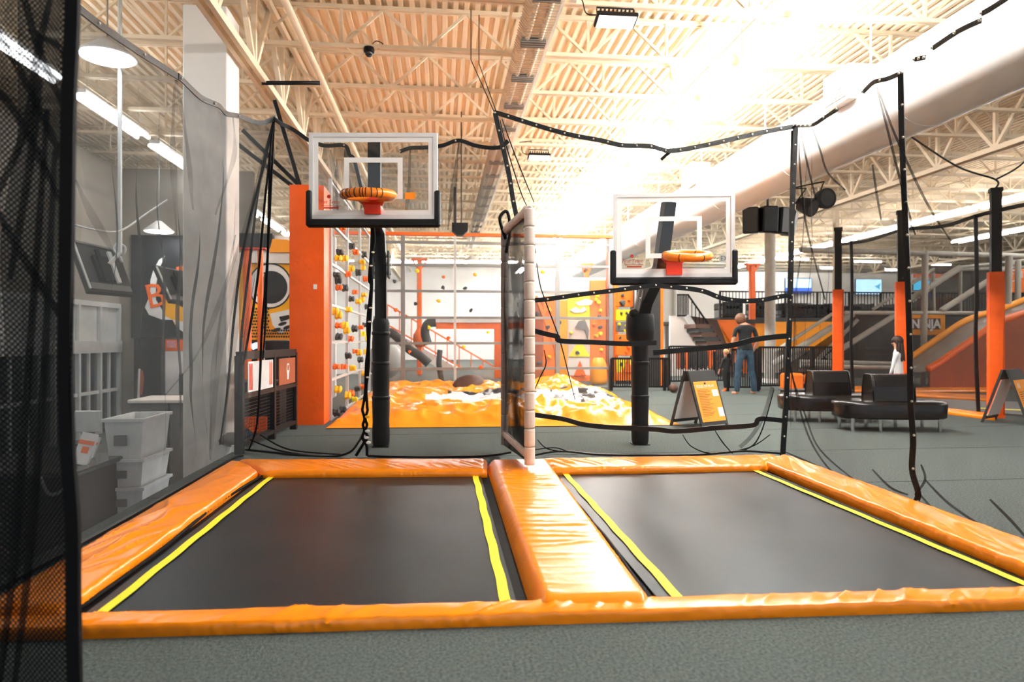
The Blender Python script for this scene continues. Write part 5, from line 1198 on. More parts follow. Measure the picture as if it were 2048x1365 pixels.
# screens on the wall behind the mezzanine
YS = 32.0
for k, (u0, v0, u1, v1, m, l) in enumerate([(1570, 556, 1624, 588, 'screen_deep', 'wall screen with a dark blue foot, left of the farthest padded post'), (1711, 558, 1764, 590, 'screen_blue', 'pale blue wall screen between the first two orange padded posts'), (1826, 561, 1860, 582, 'screen_teal', 'upper of two blue wall screens behind the sloping pipes'), (1846, 585, 1876, 594, 'screen_deep', 'lower of two blue wall screens behind the sloping pipes')]):
    a = PY(u0, v1, YS); t = thing('wall_screen', l, 'television', a)
    pyrect(MB(), u0, v0, u1, v1, YS, .08, .02).build('cabinet', 'dark_grey', t)
    s = pyrect(MB(), u0 + 1, v0 + 1, u1 - 1, v1 - 1, YS - .01, .01).build('screen', m, t)
    if k == 0: pyrect(MB(), u0 + 1.5, v0 + 1.5, u1 - 1.5, v1 - 12, YS - .02, .005).build('bright_picture', 'screen_blue', t)
    if k == 1: flat(t, [(1749, 573), (1756, 570), (1762, 566), (1759, 574), (1760, 580), (1754, 576)], YS - .02, 'screen_teal', 'blue_figure')
struct(MB().box((PY(1330, 0, YS + .2).x, YS + .2, 0), (XR, YS + .4, 4.55)), 'wall_mezzanine', 'wall_white')
# stair down from the mezzanine
YST = 21.5
t = thing('steel_stair', 'dark steel stair with grey stringer climbing to the mezzanine left of the man', 'stairs', PY(1420, 780, YST))
n = 14
for i in range(n):
    f = i / (n - 1); u = 1480 - 75 * f; v = 760 - 112 * f
    a = PY(u - 15, v, YST); b = PY(u + 15, v, YST); MB().box((a.x, YST - .05, a.z - .14), (b.x, YST + 1.0, a.z - .005)).build('tread', 'panel_brown' if i % 2 else 'dark_grey', t)
MB().prism([PY(1340, 632, YST + 1.1), PY(1380, 632, YST + 1.1), PY(1440, 720, YST + 1.1), PY(1440, 785, YST + 1.1), PY(1340, 785, YST + 1.1)], (0, .1, 0)).build('side_wall', 'column_white', t)
MB().prism([PY(1378, 632, YST + 1.0), PY(1434, 640, YST + 1.0), PY(1482, 760, YST + 1.0), PY(1440, 760, YST + 1.0)], (0, .08, 0)).build('stair_soffit', 'panel_brown', t)
MB().bar(PY(1372, 632, YST + .9), PY(1432, 730, YST + .9), .14, .2).build('stringer', 'pale_metal', t)
MB().bar(PY(1376, 590, YST + .9), PY(1445, 690, YST + .9), .05).build('handrail', 'black_metal', t)
m = MB()
for i in range(9): f = i / 8; m.bar(PY(1376 + 60 * f, 590 + 88 * f, YST + .9), PY(1376 + 60 * f, 632 + 92 * f, YST + .9), .025)
m.build('balusters', 'black_metal', t)
m = MB()
for u in range(1355, 1377, 3): m.bar(PY(u, 590, YST + .9), PY(u, 632, YST + .9), .03)
m.bar(PY(1354, 590, YST + .9), PY(1377, 590, YST + .9), .05); m.bar(PY(1354, 632, YST + .9), PY(1377, 632, YST + .9), .05); m.build('landing_guard', 'black_metal', t)
# equipment wall under the stair
t = thing('harness_rack', 'rack of dark harnesses with orange straps under the stair', 'rack', PY(1395, 740, 20.5))
MB().bar(PY(1335, 706, 20.5), PY(1430, 700, 20.5), .08).build('rail', 'hold_orange', t)
for u in (1337, 1428): MB().bar(PY(u, 704, 20.5), Vector((PY(u, 704, 20.5).x, 20.5, 0)), .06).build('leg', 'black_metal', t)
for k, (u, m_) in enumerate([(1358, 'panel_rust'), (1366, 'print_black'), (1373, 'hold_orange'), (1380, 'print_black'), (1388, 'dark_grey'), (1395, 'mid_grey'), (1404, 'print_black'), (1412, 'dark_grey'), (1421, 'hold_orange')]):
    MB().prism([PY(u - 3.4, 702, 20.4), PY(u + 3.4, 702, 20.4), PY(u + 4, 730, 20.4), PY(u + 1, 740, 20.4), PY(u - 3, 736, 20.4)], (0, .15, 0)).build('harness', m_, t)
t = thing('pipe_run', 'white bent pipe on the wall right of the black column', 'pipe', PY(1350, 640, 32.1))
MB().tube(smoothline([PY(1351, 560, 32.1), PY(1351, 620, 32.1), PY(1352, 640, 32.1), PY(1356, 648, 32.1)]), .09, 8).build('pipe', 'panel_white', t, smooth=True)
# low black railings on the main floor
def railing(a, b, h, n, label, name='floor_railing'):
    a = Vector(a); b = Vector(b); t = thing(name, label, 'railing', a)
    up = Vector((0, 0, h))
    MB().bar(a + up, b + up, .05).build('top_rail', 'black_metal', t); MB().bar(a + Vector((0, 0, .1)), b + Vector((0, 0, .1)), .04).build('bottom_rail', 'black_metal', t)
    for i in range(n + 1):
        p = a.lerp(b, i / n)
        if i in (0, n) or i % 12 == 0: MB().bar(p, p + up, .06).build('post', 'black_metal', t)
        else: MB().bar(p + Vector((0, 0, .1)), p + up, .022).build('baluster', 'black_metal', t)
    return t
g = lambda u, v: G(u, v)
railing(G(1223, 782), G(1338, 782), .78, 26, 'low black railing at the foot of the climbing tower')
railing(G(1455, 783), G(1516, 783), 1.0, 14, 'black railing partly hidden behind the man and the child')
railing(G(1518, 780), G(1668, 778), 1.05, 34, 'black railing right of the man, ending at an orange padded post')
railing(G(1338, 770), G(1450, 768), 1.05, 24, 'black railing in front of the harness rack')
MBt = thing('raised_platform', 'dark low platform right of the corner strap', 'platform', G(1600, 808))
a = G(1578, 806); MB().box((a.x, a.y, 0), (a.x + 1.3, a.y + .35, .22)).build('base', 'dark_grey', MBt); MB().bbox((a.x - .03, a.y - .03, .22), (a.x + 1.33, a.y + .38, .25), .01).build('rim', 'dark_grey', MBt)
# ---------------------------------------------------------------- padded posts with court net
posts = [(1991, 10.9), (1803, 12.8), (1676, 14.75)]
lab = ['orange padded post with black tube above, nearest at far right beside the sign', 'orange padded post with black tube above, behind the girl in white', 'orange padded post with black tube above, farthest of the three']
PP = []
for (u, D), l in zip(posts, lab):
    p = W(u, 700, D); p.z = 0; PP.append(p)
    t = thing('padded_post', l, 'post', p); M = Matrix.Translation(p) @ Matrix.Rotation(-.5, 4, 'Z'); w = .10
    def face(k):
        R = Matrix.Rotation(k * math.pi / 2, 4, 'Z')
        def f(a, b):
            z = 2.32 * b; q = Vector((-w + 2 * w * a, -w - .012 * math.sin(math.pi * a) - .006 * noise.noise(Vector((a * 3, z * 14, k * 3 + u))), z)); return M @ (R @ q)
        return f
    mb = MB()
    for k in range(4): mb.grid(face(k), 6, 70)
    mb.build('padding', 'vinyl_post', t, smooth=True, sharp=50)
    MB().box((-.07, -.07, 0), (.07, .07, 3.62), M).build('steel_tube', 'black_metal', t); MB().box((-.085, -.085, 3.6), (.085, .085, 3.66), M).build('cap', 'black_metal', t)
tn2 = thing('court_net', 'grey see through net strung between the orange padded posts', 'net', PP[1])
ext = PP[0] + (PP[0] - PP[1]) * 1.2
line = [PP[2], PP[1], PP[0], ext]
top = [p + Vector((0, 0, 3.3)) for p in line]; bot = [p + Vector((0, 0, .05)) for p in line]
net_sheet('netting', top, bot, 'net_back', tn2, 40, 20, .03, 6, .5)
strap(tn2, [top[0], top[0].lerp(top[1], .5) - Vector((0, 0, .06)), top[1], top[1].lerp(top[2], .5) - Vector((0, 0, .08)), top[2], top[3]], .06, .02)
for f, (i, j) in ((.45, (1, 2)), (.5, (0, 1))):
    p = line[i].lerp(line[j], f)
    if f == .45: p = W(1951, 700, 11.2)
    else: p = W(1702, 700, 14.2)
    strap(tn2, [Vector((p.x, p.y, 3.3)), Vector((p.x + .02, p.y, 2.2)), Vector((p.x, p.y, 1.2)), Vector((p.x + .05, p.y, .05))], .06, .02, (1, 0, 0), 0, 'upright_strap')
ch = MB().tube(smoothline([PP[0] + Vector((0, 0, 3.66)), PP[0] + Vector((0, 0, 3.8)), PP[0] + Vector((-.5, .2, 4.05)), PP[0] + Vector((-1.2, .4, 4.6))]), .015, 5).tube(smoothline([PP[0] + Vector((0, 0, 3.8)), PP[0] + Vector((.5, 0, 4.1)), PP[0] + Vector((.9, 0, 4.7))]), .015, 5)
ch.build('chain', 'dark_grey', tn2)
# orange court pads on the floor
for k, (A, B, C, D, l) in enumerate([((1825, 815), (1990, 835), (1990, 842), (1825, 820), 'flat orange floor pad strip at the foot of the nearest padded post'), ((1826, 779), (1990, 779), (1990, 786), (1826, 787), 'orange pad strip at the far side of the court trampolines'), ((1826, 788), (1990, 797), (1990, 806), (1826, 795), 'orange pad strip in the middle of the court trampolines'), ((1700, 777), (1780, 778), (1780, 786), (1700, 786), 'short orange pad strip seen between the two benches')]):
    q = [G(*z_) for z_ in (D, C, B, A)]; pad('floor_pad', *[(z_.x, z_.y) for z_ in q], .06, l, .01, .5, 10 + k, .01)
t = thing('court_trampoline', 'dark court trampoline bed with yellow line behind the girl', 'trampoline', G(1900, 805))
q = [G(1830, 816), G(2048, 832), G(2048, 806), G(1826, 798)]; MB().prism([Vector((z_.x, z_.y, .004)) for z_ in q], (0, 0, .012)).build('jumping_bed', 'mid_grey', t)
q = [G(1960, 818), G(2048, 822), G(2048, 824), G(1960, 820)]; MB().prism([Vector((z_.x, z_.y, .017)) for z_ in q], (0, 0, .004)).build('boundary_line', 'line_yellow', t)
# ---------------------------------------------------------------- soft play frame of padded pipes
YP = 17.5
pf = thing('play_frame', 'soft play frame of grey padded pipes with netting at the right', 'play structure', PY(1850, 770, YP))
pipes = [((1600, 500), (2080, 514), 0, .075), ((1850, 503), (1846, 776), 0, .085), ((2018, 512), (2012, 770), -.6, .085), ((2036, 522), (2034, 740), -.2, .075), ((1690, 626), (2050, 627), 0, .06), ((1600, 724), (2060, 734), 0, .07), ((1600, 732), (2060, 741), -1.0, .055),
         ((1665, 628), (1545, 706), .2, .05), ((1706, 628), (1545, 730), 0, .085), ((1795, 628), (1655, 716), 0, .075), ((1921, 535), (1800, 612), .2, .085), ((1980, 560), (1882, 622), 0, .08), ((1868, 538), (1745, 620), .8, .05), ((1921, 535), (2060, 520), .3, .05), ((1921, 540), (2060, 535), .4, .05), ((2034, 522), (1990, 550), 0, .06), ((1957, 627), (1950, 775), .6, .07), ((1880, 672), (1880, 776), .3, .075), ((1921, 540), (1920, 626), .8, .05), ((1945, 545), (1946, 626), 1.2, .05), ((1866, 545), (1868, 626), 1.0, .05), ((1715, 640), (1620, 735), 1.0, .06)]
for a, b, dy, r in pipes:
    A = PY(a[0], a[1], YP + dy); B = PY(b[0], b[1], YP + dy)
    po = MB().tube([A, B], r * .92, 10).build('padded_pipe', 'foam_grey', pf, smooth=True, sharp=60)
    L = (B - A).length; k = max(2, int(L / .62))
    if r >= .075:
        for i in range(k):
            MB().tube([A.lerp(B, (i + .04) / k), A.lerp(B, (i + .96) / k)], r, 10).build('foam_sleeve', 'foam_grey', po, smooth=True, sharp=60)
for (pts, Y, m_) in (([(1690, 628), (2060, 628), (2060, 735), (1640, 735)], YP + 1.2, 'net_play'), ([(1795, 628), (1921, 540), (2060, 540), (2060, 628)], YP + 1.0, 'net_play'), ([(1560, 740), (1700, 645), (1700, 776), (1560, 776)], YP + 1.6, 'net_play')):
    MB().prism([PY(u, v, Y) for u, v in pts], (0, .01, 0)).build('net_panel', m_, pf)
pyrect(MB(), 1690, 632, 2060, 776, YP + 3.2, .1).build('rear_panel', 'mid_grey', pf)
pyrect(MB(), 1716, 632, 1730, 720, YP + 1.4, .1).build('orange_strip', 'panel_rust', pf); pyrect(MB(), 1680, 632, 1800, 640, YP + 1.4, .08).build('orange_strip', 'panel_rust', pf)
pyrect(MB(), 1680, 706, 1730, 722, YP + 1.4, .08).build('orange_strip', 'panel_rust', pf)
flat(pf, ellipse(1702, 660, 16, 22), YP + 1.3, 'foam_grey', 'round_port', .05); flat(pf, ellipse(1703, 660, 12, 17), YP + 1.25, 'dark_grey', 'port_centre', .05)
for k in range(3): pyrect(MB(), 1738 + 6 * k, 702 + 6 * k - 8, 1775, 707 + 6 * k - 8, YP + 1.6, .25).build('soft_step', 'panel_rust' if k % 2 else 'foam_beige', pf)
pyrect(MB(), 1830, 548, 1925, 556, YP + 5, .1).build('brown_beam', 'panel_rust', pf)
# brown tables and chairs on the mezzanine beyond (silhouettes)
for k, u in enumerate((1838, 1870, 1895)):
    p = PY(u, 622, YM + 1.5); t = thing('cafe_chair', ['leftmost', 'middle', 'rightmost'][k] + ' of three brown chairs on the mezzanine behind the sloping pipes', 'chair', (p.x, p.y, zdeck), 'brown mezzanine chairs')
    MB().bbox((p.x - .22, p.y - .2, zdeck + .42), (p.x + .22, p.y + .22, zdeck + .48), .02).build('seat', 'panel_brown', t); MB().bbox((p.x - .22, p.y - .22, zdeck + .48), (p.x + .22, p.y - .18, zdeck + .85), .02).build('backrest', 'panel_rust', t)
    for sx in (-.19, .19):
        for sy in (-.17, .19): MB().bar((p.x + sx, p.y + sy, zdeck), (p.x + sx, p.y + sy, zdeck + .42), .03).build('leg', 'panel_brown', t)
# slide
t = thing('slide', 'grey slide with orange sides descending at the far right', 'slide', PY(1900, 775, YP - 1.4))
path = [(2110, 596), (2048, 622), (1990, 640), (1955, 655), (1915, 682), (1880, 706), (1850, 727), (1825, 742)]
Ys = YP - 1.2; L = smoothline([PY(u, v, Ys) for u, v in path]); dn = Vector((.25, -.9, 0)).normalized()
mb = MB(); n = len(L)
for p in L: mb.v += [p + Vector((0, .55, .05)), p + Vector((0, .3, -.03)), p + Vector((0, -.25, -.05)), p + Vector((0, -.5, .02)), p + Vector((0, -.5, -.03)), p + Vector((0, .55, -.03))]
for i in range(n - 1):
    for k in range(6): a = i * 6; b = a + 6; mb.f.append((a + k, a + (k + 1) % 6, b + (k + 1) % 6, b + k))
mb.build('bed', 'grey_metal', t, smooth=True, sharp=40)
MB().tube([p + Vector((0, .58, .12)) for p in L], .08, 8).build('side_bolster', 'panel_amber', t, smooth=True)
MB().tube([p + Vector((0, -.55, .06)) for p in L], .09, 8).build('side_bolster', 'steel_orange', t, smooth=True)
mb = MB(); 
for p in L: mb.v += [p + Vector((0, -.62, 0)), Vector((p.x, p.y - .62, .0)), Vector((p.x, p.y - .56, .0)), p + Vector((0, -.56, 0))]
for i in range(n - 1):
    for k in range(4): a = i * 4; b = a + 4; mb.f.append((a + k, a + (k + 1) % 4, b + (k + 1) % 4, b + k))
mb.build('side_wall', 'panel_rust', t)
# signs
t = thing('ninja_sign', 'orange framed sign with white letters behind the second padded post', 'sign', PY(1855, 670, YP + .5))
pyrect(MB(), 1800, 628, 1891, 671, YP + .5, .12, .02).build('frame', 'panel_amber', t); pyrect(MB(), 1806, 637, 1881, 659, YP + .47, .03).build('face', 'panel_brown', t)
text('NINJA', .35, face_M(PY(1852, 656.5, YP + .46)), 'paper_white', t, scx=.92, bold=.012)
t = thing('orange_sign', 'large red orange sign with a ringed letter above the slide', 'sign', PY(2030, 590, YP + .8))
pyrect(MB(), 1992, 538, 2090, 586, YP + .8, .1, .02).build('face', 'panel_orange', t)
c = PY(2024, 552, YP + .78); MB().tube([c + Vector((.16 * math.cos(a), 0, .16 * math.sin(a))) for a in [i * math.pi / 12 for i in range(24)]], .014, 6, closed=True).build('ring', 'paper_white', t)
text('T', .2, face_M(PY(2024, 556, YP + .77)), 'paper_white', t); text('II', .30, face_M(PY(2046, 556, YP + .77)), 'paper_white', t)
# ---------------------------------------------------------------- benches
def bench(c, rz, label):
    t = thing('bench', label, 'bench', c); M = Matrix.Translation(c) @ Matrix.Rotation(rz, 4, 'Z')
    Lx, Ly = .72, .34
    def outline(s, z, n=40):
        out = []
        for i in range(n):
            a = 2 * math.pi * i / n; ca, sa = math.cos(a), math.sin(a)
            out.append(M @ Vector((math.copysign(abs(ca) ** .55, ca) * (Lx + s), math.copysign(abs(sa) ** .7, sa) * (Ly + s), z)))
        return out
    mb = MB(); R = [outline(-.03, .17), outline(0, .19), outline(0.01, .36), outline(-.005, .395), outline(-.05, .41), outline(-.3, .415)]
    for r in R: mb.v += r
    for k in range(len(R) - 1):
        for i in range(40): j = (i + 1) % 40; mb.f.append((k * 40 + i, k * 40 + j, k * 40 + 40 + j, k * 40 + 40 + i))
    mb.f.append(tuple(reversed(range(40)))); mb.f.append(tuple(200 + i for i in range(40)))
    mb.build('seat', 'leather_black', t, smooth=True, sharp=50)
    bk = MB(); w = .27
    prof = [(-.19, .40), (-.17, .60), (-.13, .74), (-.09, .765), (.09, .765), (.13, .74), (.17, .60), (.19, .40)]
    pp = [(-w, .97), (-w + .025, 1.0), (w - .025, 1.0), (w, .97)]
    for x, s in pp: bk.v += [M @ Vector((x, y * s, .40 + (z - .4) * s)) for y, z in prof]
    for k in range(3):
        for i in range(8): j = (i + 1) % 8; bk.f.append((k * 8 + i, k * 8 + j, k * 8 + 8 + j, k * 8 + 8 + i))
    bk.f.append(tuple(reversed(range(8)))); bk.f.append(tuple(24 + i for i in range(8)))
    b = bk.build('backrest', 'leather_black', t)
    for s in (-1, 1): MB().tube([M @ Vector((s * w, y, z)) for y, z in prof], .012, 6).build('piping', 'leather_black', b, smooth=True)
    for sx in (-.56, -.2, .2, .56):
        for sy in (-.24, .24): MB().tube([M @ Vector((sx, sy, 0)), M @ Vector((sx, sy, .18))], .024, 8).build('leg', 'chrome', t, smooth=True, sharp=60)
c = W(1776, 840, 9.45); c.z = 0; bench(c, -.20, 'black leather bench with centre backrest, nearer of the two')
c = W(1655, 830, 10.5); c.z = 0; bench(c, -.20, 'black leather bench with centre backrest, farther left one')
# ---------------------------------------------------------------- A-frame signs
def a_sign(c, rz, label, rules=True):
    t = thing('a_frame_sign', label, 'sign', c); M = Matrix.Translation(c) @ Matrix.Rotation(rz, 4, 'Z'); h = .80; w = .28; sp = .26
    for s in (-1, 1):
        n = MB(); th = .03
        def pt(x, z, o=0.0): return M @ Vector((x, s * (-sp * (1 - z / h) - .015 - o), z))
        def plate(x0, x1, z0, z1, o0, o1): return MB().prism([pt(x0, z0, o0), pt(x1, z0, o0), pt(x1, z1, o0), pt(x0, z1, o0)], M.to_3x3() @ Vector((0, s * (o0 - o1), 0)))
        f = MB()
        for args in ((-w, -w + .035, 0, h), (w - .035, w, 0, h), (-w + .035, w - .035, .05, .10), (-w + .035, w - .035, h - .15, h)):
            q = plate(*args, 0, .03); k = len(f.v); f.v += q.v; f.f += [tuple(i + k for i in g_) for g_ in q.f]
        leg = f.build('frame_leaf', 'dark_grey', t)
        if s == 1:
            plate(-w + .035, w - .035, .10, h - .15, .032, .036).build('poster', 'sign_orange', leg)
            sl = (Vector((0, -sp / h, 1))).normalized() * -1; upv = M.to_3x3() @ Vector((0, sp / h, 1)).normalized(); rt_ = M.to_3x3() @ Vector((1, 0, 0))
            if rules:
                text('RULES OF PLAY', .055, face_M(pt(-.02, h - .235, .038), rt_, upv), 'paper_white', leg, depth=.001)
                lines = MB()
                for i in range(17):
                    z = h - .27 - i * .022; q = plate(-.20, .02 + .05 * math.sin(i * 2.3), z, z + .008, .037, .0385); k = len(lines.v); lines.v += q.v; lines.f += [tuple(a + k for a in g_) for g_ in q.f]
                lines.build('small_print', 'print_brown', leg)
                plate(.10, .22, h - .36, h - .27, .037, .039).build('white_note', 'paper_white', leg); plate(-.03, .01, h - .19, h - .165, .037, .039).build('emblem', 'print_black', leg)
                plate(.13, .24, .16, .28, .037, .039).build('pale_print', 'paper_white', leg)
            else:
                text('AI', .12, face_M(pt(-.12, h - .27, .038), rt_, upv), 'paper_white', leg, depth=.001)
                for i in range(9): z = h - .33 - i * .03; plate(-.20, .05, z, z + .01, .037, .0385).build('small_print', 'print_brown', leg)
        else: plate(-w + .035, w - .035, .10, h - .15, -.02, -.012).build('back_poster', 'paper_white', leg)
    MB().box((-.09, -.035, h - .06), (.09, .035, h + .0), M).build('handle', 'black_metal', t)
c = W(1398, 850, 9.8); c.z = 0; a_sign(c, .5, 'black A-frame sign with orange rules poster beside the right pole')
c = W(2022, 832, 10.2); c.z = 0; a_sign(c, .55, 'black A-frame sign with orange poster cut off by the right edge', False)

# exit sign on the rear wall, seen past the right backboard
p = PY(1454, 517, 26)
t = thing('exit_sign', 'small white exit sign seen through the right edge of the right backboard', 'sign', p)
MB().bbox((p.x - .30, p.y, p.z - .17), (p.x + .30, p.y + .06, p.z + .17), .01).build('housing', 'panel_white', t)
text('EXIT', .26, face_M((p.x, p.y - .004, p.z - .09)), 'dark_grey', t)
MB().tube([(p.x, p.y + .03, p.z + .17), (p.x, p.y + .03, ZD)], .015, 6).build('stem', 'pale_metal', t)
# ================================================================== PEOPLE
def figure(name, label, joints, edges, root, classify, mats, loc, sub=2):
    """one continuous skinned body; joints: name -> (position, radius x, radius y)"""
    names = list(joints); idx = {n: i for i, n in enumerate(names)}
    me = bpy.data.meshes.new(name); me.from_pydata([joints[n][0] for n in names], [(idx[a], idx[b]) for a, b in edges], [])
    ob = bpy.data.objects.new(name, me); COL.objects.link(ob)
    ob.modifiers.new('skin', 'SKIN'); sv = me.skin_vertices[0].data
    for n in names: sv[idx[n]].radius = joints[n][1:3]; sv[idx[n]].use_root = (n == root)
    sb = ob.modifiers.new('sub', 'SUBSURF'); sb.levels = sub; sb.render_levels = sub
    dg = bpy.context.evaluated_depsgraph_get(); m2 = bpy.data.meshes.new_from_object(ob.evaluated_get(dg))
    bpy.data.objects.remove(ob); m2.name = name
    m2.materials.clear()
    for m in mats: m2.materials.append(MAT[m])
    for p in m2.polygons: p.material_index = classify(p.center); p.use_smooth = True
    return m2
def person(label, loc, rz, s, joints, edges, classify, mats, hair):
    t = thing('person', label, 'person', loc); M = Matrix.Translation(loc) @ Matrix.Rotation(rz, 4, 'Z') @ Matrix.Scale(s, 4)
    m2 = figure('body', label, joints, edges, 'pelvis', classify, mats, loc)
    o = bpy.data.objects.new('body', m2); link(o, t); o.matrix_local = Matrix.Translation(-Vector(loc)) @ M; ORG[o.name] = Vector(loc)
    for nm, mb, mat in hair:
        mb.v = [M @ v for v in mb.v]; mb.build(nm, mat, t, smooth=True)
    return t
def arm(J, E, side, sh, el, wr, fd, thumb, k=1.0):
    """arm with palm and five separate fingers; fd: finger direction"""
    J['sh' + side] = (sh, .055 * k, .055 * k); J['el' + side] = (el, .042 * k, .042 * k); J['wr' + side] = (wr, .028 * k, .026 * k)
    wr = Vector(wr); fd = Vector(fd).normalized(); pm_ = wr + fd * .075 * k
    J['palm' + side] = (tuple(pm_), .034 * k, .020 * k); E += [('sh' + side, 'el' + side), ('el' + side, 'wr' + side), ('wr' + side, 'palm' + side)]
    ax = fd.cross(Vector(thumb)).normalized().cross(fd).normalized()
    for i, ln in enumerate((.072, .082, .076, .060)):
        o = ax * ((1.5 - i) * .018 * k); a = pm_ + o + fd * .03 * k; b = a + fd * ln * .55 * k + fd.cross(ax) * .012 * k; c_ = b + (fd * .6 + fd.cross(ax) * .6) * ln * .45 * k
        for q, (pt, r) in enumerate(((a, .009), (b, .0085), (c_, .0075))): J['f%d%d%s' % (i, q, side)] = (tuple(pt), r * k, r * k)
        E += [('palm' + side, 'f%d0%s' % (i, side)), ('f%d0%s' % (i, side), 'f%d1%s' % (i, side)), ('f%d1%s' % (i, side), 'f%d2%s' % (i, side))]
    a = wr + fd * .04 * k + ax * .038 * k; b = a + (fd * .7 + ax * .5) * .04 * k
    J['t0' + side] = (tuple(a), .010 * k, .010 * k); J['t1' + side] = (tuple(b), .009 * k, .009 * k); E += [('palm' + side, 't0' + side), ('t0' + side, 't1' + side)]
def standing(hip=.11, foot=.17, head_f=(.0, .06, 1.66), twist=0.0):
    J = {'pelvis': ((0, 0, .96), .155, .115), 'waist': ((0, 0, 1.10), .15, .105), 'chest': ((0, .01, 1.30), .175, .115), 'upper': ((0, .0, 1.43), .15, .095), 'neck': ((0, .03, 1.53), .058, .06),
         'jaw': ((head_f[0] * .6, head_f[1] * .9, head_f[2] - .05), .068, .08), 'head': (head_f, .078, .098), 'crown': ((head_f[0], head_f[1] + .0, head_f[2] + .075), .06, .075)}
    E = [('pelvis', 'waist'), ('waist', 'chest'), ('chest', 'upper'), ('upper', 'neck'), ('neck', 'jaw'), ('jaw', 'head'), ('head', 'crown')]
    for s, sg in (('L', -1), ('R', 1)):
        J['hip' + s] = ((sg * hip, 0, .88), .10, .10); J['knee' + s] = ((sg * (hip + foot) / 2, .02, .49), .075, .075); J['calf' + s] = ((sg * foot * .95, -.01, .32), .072, .07); J['ankle' + s] = ((sg * foot, -.02, .09), .062, .062); J['heel' + s] = ((sg * foot, -.03, .035), .04, .032); J['toe' + s] = ((sg * (foot + .03), .15, .025), .04, .025)
        E += [('pelvis', 'hip' + s), ('hip' + s, 'knee' + s), ('knee' + s, 'calf' + s), ('calf' + s, 'ankle' + s), ('ankle' + s, 'heel' + s), ('heel' + s, 'toe' + s)]
    return J, E
def ear(mb, c, sx): mb.ball((c[0] + sx * .083, c[1] - .01, c[2] - .02), .03, 8, 6, (.4, .8, 1.1)); return mb
def hair_cap(head, s=1.0, down=0.0, nape=.0):
    mb = MB(); c = Vector(head) + Vector((0, -.008, .03)); mb.ball(c, .112 * s, 18, 12, (.86, 1.05, 1.0))
    out = []
    for v in mb.v:
        d = v - c
        lim = -.02 if d.y > .02 else -.07 - nape
        if d.z < lim: v = c + Vector((d.x * .86, d.y * .86, lim + (d.z - lim) * .15))
        out.append(v + Vector((0, 0, .004 * math.sin(v.x * 160) + .004 * noise.noise(v * 60))))
    mb.v = out; return mb
# --- man: back to us, head bent down to the left
J, E = standing(.11, .20, (-.055, .10, 1.60)); J['neck'] = ((-.02, .05, 1.52), .058, .06)
arm(J, E, 'L', (-.215, .0, 1.42), (-.27, .02, 1.14), (-.22, .22, .98), (.25, .7, -.5), (0, 0, 1)); arm(J, E, 'R', (.215, .0, 1.42), (.285, -.03, 1.14), (.27, .13, .93), (-.3, .8, -.3), (0, 0, 1))
E += [('upper', 'shL'), ('upper', 'shR')]
def cls(c):
    if c.z < .055: return 0 if c.y > -.2 else 2
    if c.z < .84 or (c.z < .97 and abs(c.x) < .205 and c.y < .16): return 2
    if c.z > 1.50 and abs(c.x) < .15: return 0
    if abs(c.x) > .2 and (c.z < 1.24) or (c.y > .15 and c.z < 1.2): return 0
    return 1
hd = J['head'][0]
face = MB().ball((hd[0] - .01, hd[1] + .105, hd[2] - .02), .018, 8, 6, (1, 1, 1.3))
face2 = MB().ball((hd[0] - .035, hd[1] + .088, hd[2] + .015), .012, 8, 6).ball((hd[0] + .03, hd[1] + .088, hd[2] + .015), .012, 8, 6)
mouth = MB().ball((hd[0] - .005, hd[1] + .085, hd[2] - .065), .02, 8, 6, (1.4, .5, .4))
c = G(1490, 789); person('man in charcoal t-shirt and blue jeans seen from behind, head bent down', c, .10, 1.05, J, E, cls, ['skin', 'shirt_charcoal', 'jeans_blue'],
    [('hair', hair_cap(hd, 1.16, nape=.03), 'hair_ginger'), ('ear', ear(ear(MB(), hd, -1), hd, 1), 'skin'), ('nose', face, 'skin'), ('eyes', face2, 'print_black'), ('mouth', mouth, 'rim_red'), ('belt', MB().tube([(.158 * math.cos(a), .118 * math.sin(a), .985) for a in [i * math.pi / 10 for i in range(20)]], .014, 6, closed=True), 'cloth_black')])
# --- small boy beside him
J, E = standing(.09, .10, (-.0, .03, 1.68)); 
J['head'] = ((0, .03, 1.70), .11, .125); J['crown'] = ((0, .02, 1.80), .085, .10); J['jaw'] = ((0, .05, 1.60), .09, .10)
arm(J, E, 'L', (-.20, .0, 1.42), (-.30, .0, 1.16), (-.36, .06, .95), (-.2, .3, -1), (1, .3, 0), 1.15); arm(J, E, 'R', (.20, .0, 1.42), (.23, .04, 1.14), (.17, .2, 1.0), (-.3, .9, -.2), (0, 0, 1), 1.15)
E += [('upper', 'shL'), ('upper', 'shR')]
def cls2(c):
    if c.z < .16: return 2
    if c.z > 1.55 and abs(c.x) < .2: return 0
    if (abs(c.x) > .2 and c.z < 1.0) or (c.y > .2 and c.z < 1.2): return 0
    return 1
hd = (0, .03, 1.72)
c = G(1453, 783); person('small blond child in black clothes and orange socks beside the man', c, .35, .54, J, E, cls2, ['skin', 'cloth_black', 'sock_orange'],
    [('hair', hair_cap(hd, 1.28, nape=.02), 'hair_blond'), ('ear', ear(ear(MB(), (0, .03, 1.72), -1.45), (0, .03, 1.72), 1.45), 'skin'), ('nose', MB().ball((0, .165, 1.69), .02, 8, 6), 'skin'), ('eyes', MB().ball((-.04, .15, 1.73), .014, 8, 6).ball((.04, .15, 1.73), .014, 8, 6), 'print_black')])
